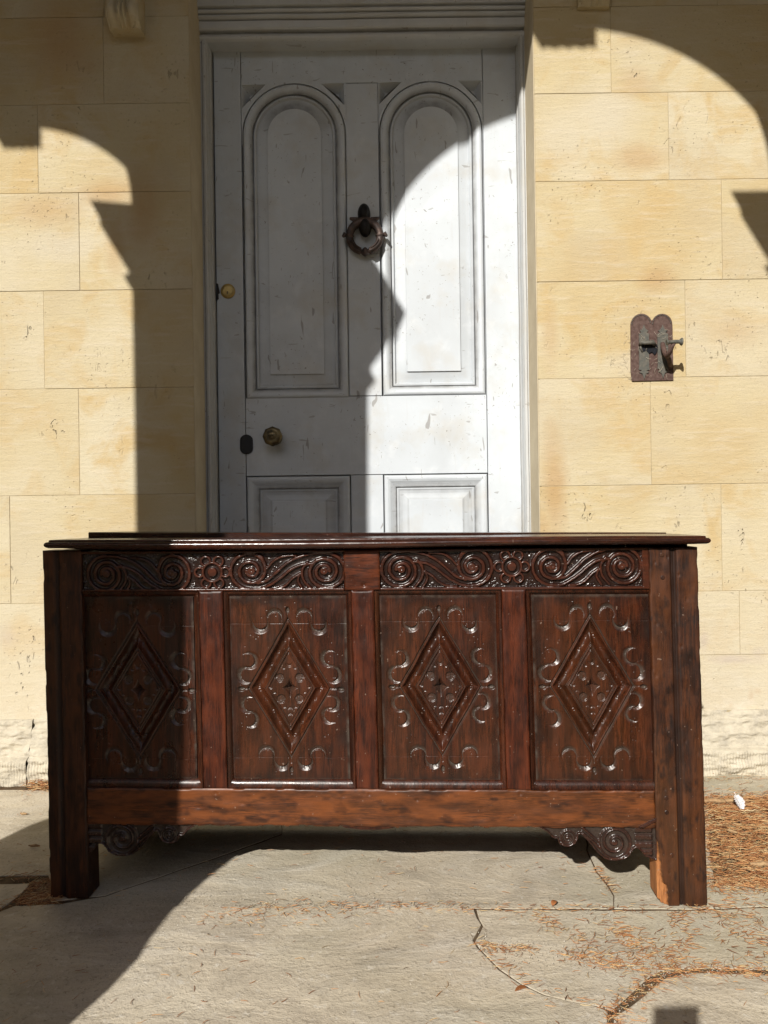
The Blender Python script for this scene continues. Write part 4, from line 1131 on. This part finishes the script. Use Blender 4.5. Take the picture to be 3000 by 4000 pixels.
# wedge above the right bracket and the thin sliver under the middle of the rail
def ab_prism(name, pts, off, thick, mat):
    V = [tuple(chest_P(a, b, 0, off)) for a, b in pts]+[tuple(chest_P(a, b, -thick, off)) for a, b in pts]; n = len(pts)
    Fc = [tuple(range(n)), tuple(reversed(range(n, 2*n)))]+[(i, (i+1) % n, (i+1) % n+n, i+n) for i in range(n)]
    o = mesh_obj(name, V, Fc, mat, chest); fixn(o); bevel(o, .0008, 1); return o
ab_prism('wedge', [(2480, 3226), (2550, 3189), (2550, 3202), (2500, 3228)], .0030, .004, OAK_CARVE)
ab_prism('drip_moulding', [(1318, 3227), (1334, 3236), (1400, 3243), (1460, 3243), (1520, 3236), (1538, 3227)], -.006, .02, OAK_V)

# --- lid
def lidpt(x, y, off):
    u, v = x-1500, y-2000; dx = (u*CR-v*SR)/F; dz = -(u*SR+v*CR)/F
    k = (PL.x+N.x*off)*N.x+(PL.y+N.y*off)*N.y; t = k/(dx*N.x+N.y); return Vector((dx*t, t, H+dz*t))
OV = .026
ptL = lidpt(171, 2142, OV); ptR = lidpt(2777, 2126, OV)
def sOf(P): return (P-PL).dot(E)
sL, sR_ = sOf(ptL)+OV, sOf(ptR)-OV
topz = [(s, lidpt(x, y, .017).z) for x, y, s in [(x, y, sOf(lidpt(x, y, .017))) for x, y in ((190, 2109), (600, 2108), (1100, 2104), (1500, 2101), (2000, 2096), (2400, 2094), (2765, 2093))]]
botz = [(s, lidpt(x, y, OV).z) for x, y, s in [(x, y, sOf(lidpt(x, y, OV))) for x, y in ((171, 2142), (500, 2149), (1000, 2148), (1500, 2142), (2000, 2131), (2400, 2128), (2777, 2126))]]
def zt_(s): return float(np.interp(s, [p[0] for p in topz], [p[1] for p in topz]))+mnoise.noise(Vector((s*3, 0, 0)))*.0006
def zb_f(s): return float(np.interp(s, [p[0] for p in botz], [p[1] for p in botz]))
LPROF = [(.0165, 0), (.0183, .03), (.0190, .10), (.0190, .20), (.0202, .235), (.0228, .27), (.0250, .36), (.0262, .50), (.0262, .64), (.0250, .78), (.0225, .90), (.0190, .98), (.016, 1.0)]
DEPTH = .385
def lid_pt(s, back, off, fr):
    ss = s; z1 = zt_(min(max(s, sL), sR_)); z0 = zb_f(min(max(s, sL), sR_))
    z = z1+(z0-z1)*fr
    z -= .004*(back/DEPTH)
    P = PL+E*ss-N*back+N*0; return Vector((P.x, P.y, z))
cols = []
path = [('l', k/6) for k in range(6, 0, -1)]
rows = []
ns = 70
for off, fr in LPROF:
    row = []
    for k in range(6, 0, -1): row.append(lid_pt(sL-off, DEPTH*k/6, 0, fr))
    for k in range(ns+1):
        s = sL-off+(sR_-sL+2*off)*k/ns; P = lid_pt(s, 0, 0, fr); P = P+N*off; row.append(P)
    for k in range(1, 7): row.append(lid_pt(sR_+off, DEPTH*k/6, 0, fr))
    rows.append(row)
nc = len(rows[0]); V = [tuple(p) for r in rows for p in r]; Fc = []
for j in range(len(rows)-1):
    for i in range(nc-1): Fc.append((j*nc+i, (j+1)*nc+i, (j+1)*nc+i+1, j*nc+i+1))
# top and underside as strips front to back
base = len(V)
def lid_sheet(row, flip, dz=0):
    n0 = len(V); grid = []
    for bk in range(9):
        b = DEPTH*bk/8
        for k in range(ns+1):
            f_ = k/ns
            if bk == 0: P = Vector(row[6+k])
            else:
                P0 = Vector(row[6]) ; P1 = Vector(row[6+ns])
                off_ = (Vector(row[6+k])-PL).dot(N)
                P = Vector(row[6+k])-N*(off_+b); P.z = row[6+k][2]-.004*(b/DEPTH)+mnoise.noise(Vector((k*.12, b*9, 2)))*.0008
            grid.append(tuple(P))
    V.extend(grid)
    for bk in range(8):
        for k in range(ns):
            q_ = (n0+bk*(ns+1)+k, n0+bk*(ns+1)+k+1, n0+(bk+1)*(ns+1)+k+1, n0+(bk+1)*(ns+1)+k)
            Fc.append(tuple(reversed(q_)) if flip else q_)
lid_sheet(rows[0], False); lid_sheet(rows[-1], True)
lid = mesh_obj('lid', V, Fc, OAK_LID, chest, smooth=True, sharp=50)
fixn(lid)
# raised and warped rear board of the lid
V = []; Fc = []; n = 60
for i in range(n+1):
    f_ = i/n; s = sL-.010+(sR_-sL+.020)*f_
    lift = .0110*(1-f_)**1.4+.0025; fb = .150+.05*f_
    z1 = zt_(min(max(s, sL), sR_))-.002
    for bk, zz in ((fb, -.004), (fb, lift-.002), (fb+.003, lift), (DEPTH+.004, lift-.004), (DEPTH+.004, -.006)):
        P = PL+E*s-N*bk; V.append((P.x, P.y, z1+zz))
for i in range(n):
    for k in range(4): Fc.append((i*5+k, (i+1)*5+k, (i+1)*5+k+1, i*5+k+1))
Fc.append((0, 1, 2, 3, 4)); Fc.append(tuple(n*5+k for k in (4, 3, 2, 1, 0)))
o = mesh_obj('rear_lid_board', V, Fc, OAK_LID, chest); fixn(o)
# --- carcase behind the front
def cbox(name, s0, s1, d0, d1, z0, z1, mat):
    V = []
    for z in (z0, z1):
        for (s, d) in ((s0, d0), (s1, d0), (s1, d1), (s0, d1)):
            P = PL+E*s-N*d; V.append((P.x, P.y, z))
    o = mesh_obj(name, V, [(0,1,5,4),(1,2,6,5),(2,3,7,6),(3,0,4,7),(4,5,6,7),(3,2,1,0)], mat, chest); fixn(o); return o
sA = sOf(Vector(chest_P(180, 2700))); sB = sOf(Vector(chest_P(2738, 2700)))
cbox('side_panel', sA+.004, sA+.022, .056, .34, .07, .728, OAK_V); cbox('side_panel', sB-.022, sB-.004, .056, .34, .07, .728, OAK_V)
cbox('back_leg', sA, sA+.055, .34, .38, .001, .728, OAK_V); cbox('back_leg', sB-.055, sB, .34, .38, .001, .728, OAK_V)
cbox('back_panel', sA+.056, sB-.056, .35, .37, .03, .728, OAK_H)
cbox('bottom_board', sA+.023, sB-.023, .034, .349, .165, .180, OAK_H)

# ------------------------------------------------------------------ LITTER
NEED = mat_islands('dry_needles', [(0, (.18, .075, .038)), (.2, (.34, .145, .062)), (.5, (.50, .235, .095)), (.72, (.58, .34, .15)), (.9, (.64, .50, .28)), (1, (.09, .05, .035))], .55)
GRIT = mat_islands('grit', [(0, (.52, .48, .40)), (.5, (.30, .26, .20)), (1, (.66, .62, .54))], .9)
rng = np.random.RandomState(12)
def needles(P, L, seed, zmax=.001, name='pine_needles', width=.00042, label=None, upright=.06):
    rg = np.random.RandomState(seed); n = len(P)
    ang = rg.normal(0, .75, n)+np.where(rg.rand(n) < .3, rg.uniform(-1.6, 1.6, n), 0)
    bend = rg.normal(0, .5, n); tilt = np.abs(rg.normal(0, upright, n))
    seg = 3; cs = []
    pos = P.copy(); cs.append(pos)
    for k in range(seg):
        a = ang+bend*(k-1)*.6; stp = (L/seg)[:, None]*np.stack([np.cos(a)*np.cos(tilt), np.sin(a)*np.cos(tilt), np.sin(tilt)*(1 if k < 2 else -.6)], -1)
        pos = pos+stp; cs.append(pos)
    cs = np.stack(cs, 1)                                  # n, seg+1, 3
    side = np.stack([-np.sin(ang), np.cos(ang), 0*ang], -1)
    w = width*rg.uniform(.7, 1.5, n); taper = np.array([.8, 1, .9, .25])
    vs = []
    for k in range(seg+1):
        c = cs[:, k]; ww = (w*taper[k])[:, None]
        vs += [c-side*ww, c+side*ww, c+np.array([0, 0, 1.5])*ww]
    V = np.stack(vs, 1)                                   # n, 3*(seg+1), 3
    m = 3*(seg+1); F_ = []
    for k in range(seg):
        for j in range(3): F_.append((k*3+j, k*3+(j+1) % 3, (k+1)*3+(j+1) % 3, (k+1)*3+j))
    F_ = np.array(F_); F_ = (F_[None]+np.arange(n)[:, None, None]*m).reshape(-1, 4)
    V[:, :, 2] = np.maximum(V[:, :, 2], 0)
    o = mesh_obj(name, V.reshape(-1, 3), F_, NEED, None, loc=tuple(P.mean(0))); tag(o, kind='stuff'); 
    if label: o['label'] = label
    o['category'] = 'pine needles'
    return o
def px_to_floor(x, y, z):
    u = x-1500; v = y-2000; a = (u*CR-v*SR)/F; b = -(u*SR+v*CR)/F; Y = (z-H)/b; return np.stack([a*Y, Y, z+0*Y], -1)
def along(poly, n, spread, rg):
    P = np.array([tuple(onZ(*p)) for p in poly]); seg = np.linalg.norm(np.diff(P, axis=0), axis=1); t = rg.rand(n)*seg.sum(); cum = np.concatenate([[0], np.cumsum(seg)])
    i = np.clip(np.searchsorted(cum, t)-1, 0, len(seg)-1); f_ = (t-cum[i])/seg[i]
    Q = P[i]+(P[i+1]-P[i])*f_[:, None]; Q[:, :2] += rg.normal(0, spread, (n, 2)); return Q
# loose needles over the flags (fewer under the coffer)
n = 3200; Q = np.stack([rng.uniform(-1.25, 1.3, n), rng.uniform(.95, 2.27, n), np.full(n, .0035)], -1)
keep = rng.rand(n) < np.clip(.28+.5*fbm(Q[:, 0]*3, Q[:, 1]*3, 4, 2)+.35*(Q[:, 0] > .35), .06, 1); Q = Q[keep]
Q2 = [Q]
Q2.append(along([(860,3560),(1100,3552),(1400,3549),(1850,3556)], 420, .014, rng))
Q2.append(along([(820,3590),(1100,3580),(1300,3575)], 160, .02, rng))
Q2.append(along([(1870,3560),(2100,3556),(2500,3556)], 150, .010, rng))
Q2.append(along([(1860,3690),(1960,3715),(2075,3712)], 170, .007, rng))
Q2.append(along([(1866,3690),(1960,3790),(2130,3890),(2380,3950)], 150, .010, rng))
Q2.append(along([(2050,3572),(2160,3618),(2330,3722),(2420,3775)], 260, .014, rng))
Q2.append(along([(2190,3740),(2300,3757),(2420,3778),(2545,3810)], 330, .012, rng))
Q2.append(along([(2400,3612),(2460,3680),(2530,3755),(2560,3800)], 480, .026, rng))
Q2.append(along([(2640,3570),(2665,3650),(2650,3740),(2605,3790)], 260, .013, rng))
Q2.append(along([(2570,3805),(2700,3793),(2900,3800),(3060,3830)], 520, .014, rng))
Q2.append(along([(2590,3815),(2500,3875),(2395,3955),(2380,4040)], 380, .011, rng))
Q2.append(along([(2640,3575),(2830,3548),(2960,3535)], 200, .02, rng))
Q2.append(along([(2850,3560),(2915,3660),(3000,3760)], 400, .032, rng))
Q2.append(along([(2325,3400),(2360,3450),(2392,3500)], 110, .006, rng))
Q2.append(along([(0,3435),(110,3430),(195,3425)], 110, .012, rng))
Q2.append(along([(-30,3572),(40,3530),(108,3475)], 60, .009, rng))
Q2.append(along([(2250,3110),(2500,3108),(3000,3118)], 130, .03, rng))
Q2.append(along([(2770,3462),(2900,3464),(3150,3466)], 1500, .018, rng))
Q2.append(along([(2775,3120),(2900,3125),(3150,3128)], 900, .016, rng))
Q2.append(along([(2770,3130),(2764,3300),(2785,3455)], 500, .010, rng))
Q2.append(along([(2760,3045),(2900,3045),(3100,3052)], 120, .02, rng))
Q2 = [Q2[0]]+[q_[:int(len(q_)*.5)] for q_ in Q2[1:]]; Q2 = np.concatenate(Q2); Q2[:, 2] = .0035+rng.rand(len(Q2))*.003
needles(Q2, rng.uniform(.008, .022, len(Q2)), 3, label='dry brown pine needles scattered over the flagstones and in their joints')
# thick drifts
def drift(poly_px, n, seed, dens_edge=.02, dome=.012):
    rg = np.random.RandomState(seed)
    P = np.array([tuple(onZ(*p)) for p in poly_px]); lo, hi = P.min(0), P.max(0)
    Q = np.stack([rg.uniform(lo[0], hi[0], n*3), rg.uniform(lo[1], hi[1], n*3), np.zeros(n*3)], -1)
    c = np.zeros(len(Q), bool)
    for i in range(len(P)):
        x1, y1 = P[i][:2]; x2, y2 = P[(i+1) % len(P)][:2]
        c ^= ((y1 > Q[:, 1]) != (y2 > Q[:, 1])) & (Q[:, 0] < (x2-x1)*(Q[:, 1]-y1)/(y2-y1+1e-12)+x1)
    Q = Q[c]; Q = Q[rg.rand(len(Q)) < np.clip(.75+1.1*fbm(Q[:, 0]*7, Q[:, 1]*9, seed+3, 3), .12, 1)][:n]; Q[:, :2] += rg.normal(0, 1, (len(Q), 2))*np.where(rg.rand(len(Q)) < .25, dens_edge*2.6, dens_edge*.6)[:, None]
    Q[:, 2] = rg.rand(len(Q))*dome*(0.5+np.clip(fbm(Q[:, 0]*9, Q[:, 1]*9, seed, 2)+.4, 0, 1))-.004
    return Q
D = np.concatenate([drift([(2745,3128),(3300,3128),(3300,3455),(2800,3450),(2760,3300)], 9000, 5, .022, .014),
                    drift([(95,3480),(118,3450),(198,3440),(212,3530),(100,3538),(60,3530)], 900, 6, .007, .012),
                    drift([(100,3066),(192,3058),(192,3088),(110,3090)], 380, 8, .008, .020)])
needles(D, rng.uniform(.014, .034, len(D)), 9, name='needle_drift', width=.00055, label='thick drift of orange-brown pine needles on bare earth beside the coffer', upright=.16)
# grit
def grit(Q, r, seed):
    rg = np.random.RandomState(seed); n = len(Q)
    base = np.array([(1,0,0),(-1,0,0),(0,1,0),(0,-1,0),(0,0,1),(0,0,-1)], float); F_ = np.array([(0,2,4),(2,1,4),(1,3,4),(3,0,4),(2,0,5),(1,2,5),(3,1,5),(0,3,5)])
    V = Q[:, None]+base[None]*r[:, None, None]*rg.uniform(.6, 1.3, (n, 6, 1)); F2 = (F_[None]+np.arange(n)[:, None, None]*6).reshape(-1, 3)
    o = mesh_obj('grit', V.reshape(-1, 3), F2, GRIT, None, loc=tuple(Q.mean(0))); tag(o, 'pale grit and crumbs of stone lying along the paving joints', 'grit', kind='stuff')
G = [along([(400,3640),(700,3540),(1100,3560),(1850,3556)], 700, .03, rng), along([(1860,3690),(2420,3775),(2560,3805)], 350, .02, rng),
     along([(2320,3560),(2560,3790)], 240, .03, rng), along([(2380,3980),(2600,3800),(3000,3800)], 300, .012, rng), along([(430,3800),(560,3680),(700,3600)], 260, .03, rng)]
n = 1300; G.append(np.stack([rng.uniform(-1.2, 1.2, n), rng.uniform(.95, 2.2, n), np.zeros(n)], -1))
G = np.concatenate(G); G[:, 2] = .0035
grit(G, rng.uniform(.0004, .0015, len(G)), 4)
# feather
def feather():
    c = onZ(2880, 3150, .012); t = thing('feather', tuple(c), 'small white downy feather lying on the needle drift by the wall', 'feather')
    FW = mat_plain('white_down', (.80, .79, .80), .8, var=.08, spec=.2)
    mb = MB(); base = c+Vector((-.003, .012, .034)); tip = c+Vector((.003, -.020, .0))
    pts = [base.lerp(tip, k/8)+Vector((0, 0, .004*math.sin(k/8*3))) for k in range(9)]
    mb.tube(pts, [.0007]*6+[.0005, .0004, .0002], 5); mb.build('quill', FW, t)
    mb = MB(); rr = random.Random(5)
    for k in range(420):
        f_ = rr.uniform(.28, 1.0); p = base.lerp(tip, f_)+Vector((0, 0, .004*math.sin(f_*3))); s = rr.choice((-1, 1)); L = .0125*math.sin(math.pi*min(1, (f_-.2)/.85))**.6*rr.uniform(.6, 1.15)
        d = Vector((s, -.45+rr.uniform(-.3, .3), rr.uniform(-.1, .55))).normalized()
        a = p; b = p+d*L; w = Vector((0, .0004, 0)); mb.add([a-w, a+w, b+w*.2+Vector((0, 0, .0006)), b-w*.2], [(0, 1, 2, 3)])
    mb.build('barbs', FW, t)
feather()
LEAF = mat_plain('dead_leaf', (.36, .135, .045), .6, var=.4, scale=60)
def leaf(x, y, L, W, ang, label):
    c = onZ(x, y, .004); V = []; Fc = []
    for k in range(7):
        f_ = k/6; w = W*math.sin(math.pi*f_**.8)*.5+.0002
        for s in (-1, 0, 1):
            lx = (f_-.5)*L; ly = s*w; V.append((c.x+lx*math.cos(ang)-ly*math.sin(ang), c.y+lx*math.sin(ang)+ly*math.cos(ang), .0045+.004*abs(s)*math.sin(math.pi*f_)+.003*f_))
    for k in range(6):
        for j in range(2): Fc.append((k*3+j, (k+1)*3+j, (k+1)*3+j+1, k*3+j+1))
    o = mesh_obj('dead_leaf', V, Fc, LEAF, None, loc=tuple(c), smooth=True)
    md = o.modifiers.new('thick', 'SOLIDIFY'); md.thickness = .0004
    tag(o, label, 'leaf')
leaf(2165, 3531, .017, .011, .9, 'small orange dead leaf on the flagstone left of the broken foot')
leaf(2035, 3868, .022, .009, .2, 'curled brown dead leaf on the front flagstone near the crack')
BARK = mat_plain('bark', (.30, .17, .085), .9, var=.5, scale=80, bump=.8, col2=(.42, .29, .15))
def bark(x, y, L, W, ang, label, z=.008, mat=BARK):
    c = onZ(x, y, z); mb = MB(); n = 12; pts = []
    for k in range(n): f_ = k/(n-1)-.5; pts.append((c.x+f_*L*math.cos(ang), c.y+f_*L*math.sin(ang)+mnoise.noise(Vector((k*.6, x, 0)))*L*.05, z+mnoise.noise(Vector((x, k*.5, 0)))*.003))
    mb.tube(pts, [W*(.35+.65*math.sin(math.pi*min(1, (k+.7)/n))) for k in range(n)], 6)
    o = mb.build('bark_strip', mat, None, loc=tuple(c)); tag(o, label, 'bark')
bark(2800, 3128, .13, .006, -.06, 'long pale strip of bark lying by the foot of the wall at the right', .012)
bark(2925, 3166, .05, .0014, 0, 'thin pale straw stick below the white feather', .014, mat_plain('straw', (.62, .48, .28), .7))
bark(2860, 3247, .025, .004, -.8, 'curled dark brown bark chip in the middle of the needle drift', .012)
bark(2985, 3376, .06, .006, -.1, 'broad brown bark piece at the right edge of the needle drift', .010)
bark(134, 3303, .028, .003, 0, 'small dark stick on the shaded flagstone left of the coffer', .006)
bark(92, 3178, .018, .003, 0, 'short pale wood chip on the sunlit flagstone left of the coffer', .006)

# ------------------------------------------------------------------ PORCH ARCADE (behind the camera: it casts the arched light)
YO, YI = .30, .55
arc_ = thing('porch_arcade', (-.25, YI, 0), 'limestone arcade of round arches with keystones, in front of the doorway', 'arcade')
XC, ZI = -.213, 2.943
cap_main = [(.582, 2.943), (.612, 2.885), (.613, 2.866), (.696, 2.757), (.697, 2.717), (.680, 2.712), (.708, 2.677)]
def opening(xc, a, rise, capd, kh, kz, basep, zi, xr_extra=0):
    R_ = [(kh, kz), (kh+.001, zi+rise*math.sqrt(1-((kh+.001)/a)**2))]
    for k in range(1, 26):
        th = math.acos(min(1, (kh+.001)/a))*(1-k/25); R_.append((a*math.cos(th), zi+rise*math.sin(th)))
    R_ += [(a, zi)]
    R_ += [(a+d, z) for d, z in capd]
    R_ += basep
    # scalloped underside of the keystone
    ks = [( -kh+2*kh*k/16, kz+.004*(1-math.cos(k*math.pi/2))) for k in range(1, 16)]
    right = R_; left = [(-x, z) for x, z in reversed(R_)]
    poly = [(x+xc, z) for x, z in left]+[(x+xc, z) for x, z in ks]+[(x+xc, z) for x, z in right]
    return poly
capd = [(x-.708, z) for x, z in cap_main]
base_m = [(.712, 2.3), (.718, 1.2), (.728, .99), (.728, .92), (.722, .87), (.708, .82), (.684, .76), (.662, .72), (.648, .66), (.644, .60), (.644, 0.0)]
base_l = [(.424, 2.3), (.422, 1.5), (.405, 1.0), (.385, .95), (.383, .60), (.35, .55), (.35, 0.0)]
main = opening(XC, .708, .665, capd, .083, 3.545, base_m, ZI)
left_ = opening(-1.878, .424, .40, capd, .056, 3.262, base_l, 2.93)
right_ = opening(1.452, .424, .40, capd, .056, 3.262, base_l, 2.93)
V, Fc = plate([(-3.2, -.03), (2.7, -.03), (2.7, 3.96), (-3.2, 3.96)], [left_, main, right_], YO, YI)
fixn(mesh_obj('arcade_wall', V, Fc, STONE, arc_))
def slab_thing(name, x0, x1, y0, y1, z0, z1, label, cat, mat=STONE):
    mb = MB(); mb.box(x0, x1, y0, y1, z0, z1); o = mb.build(name, mat, None, loc=((x0+x1)/2, (y0+y1)/2, z0)); tag(o, label, cat); return o
slab_thing('porch_ceiling', -3.2, 2.7, .56, 2.33, 3.80, 3.95, 'pale plastered ceiling over the porch', 'ceiling', mat_plain('ceiling_plaster', (.55, .52, .46), .9))
slab_thing('porch_end_wall', -3.0, -2.72, .56, 2.33, -.02, 3.795, 'stone end wall closing the porch on the left', 'wall')
slab_thing('porch_end_wall', 2.25, 2.5, .56, 2.33, -.02, 3.795, 'stone end wall closing the porch on the right', 'wall')
# the phone that takes the picture: its shadow falls on the flagstone at the lower right
ph = thing('mobile_phone', (-.03, -.012, .70), 'slim dark phone held up in front of the coffer', 'phone')
mb = MB(); mb.box(-.064, .008, -.016, -.008, .672, .822); bp = mb.build('body', BLACKP, ph); bevel(bp, .003, 2)
mb = MB(); mb.lathe((0, -.0079, .80), [(.006, 0), (.006, .001), (.001, .001)][:2], 16); 

# added dark bushy mass behind the camera, unseen, to block low sky light
BLOCKER_DARK = mat_plain('sky_blocker_dark', (.045, .065, .025), .8, var=.5, scale=6, bump=.6, col2=(.02, .032, .014))
def sky_blocker(y, x0, x1, h, seed, label):
    nx, nz = 160, 40
    X, Z = np.meshgrid(np.linspace(x0, x1, nx), np.linspace(0, 1, nz))
    top = h*(1+.16*fbm(X*.45, X*0, seed, 3)); Zw = Z*top
    Yf = y+fbm(X*.9, Zw*1.1, seed+2, 4)*1.3-.9*np.sin(Z*math.pi*.5)**6
    f1 = np.stack([X, Yf, Zw-.02], -1); f2 = np.stack([X[::-1], 2*y-2.4-Yf[::-1], Zw[::-1]-.02], -1)
    V = np.concatenate([f1, f2]).reshape(-1, 3); idx = np.arange(2*nz*nx).reshape(2*nz, nx)
    Fq = np.stack([idx[:-1, :-1], idx[:-1, 1:], idx[1:, 1:], idx[1:, :-1]], -1).reshape(-1, 4)
    o = mesh_obj('sky_blocker', V, Fq, BLOCKER_DARK, None, loc=((x0+x1)/2, y, 0)); tag(o, label, 'sky_blocker')
sky_blocker(-13, -26, 26, 6.2, 3, 'added dark mass out of view that cuts the low sky light')
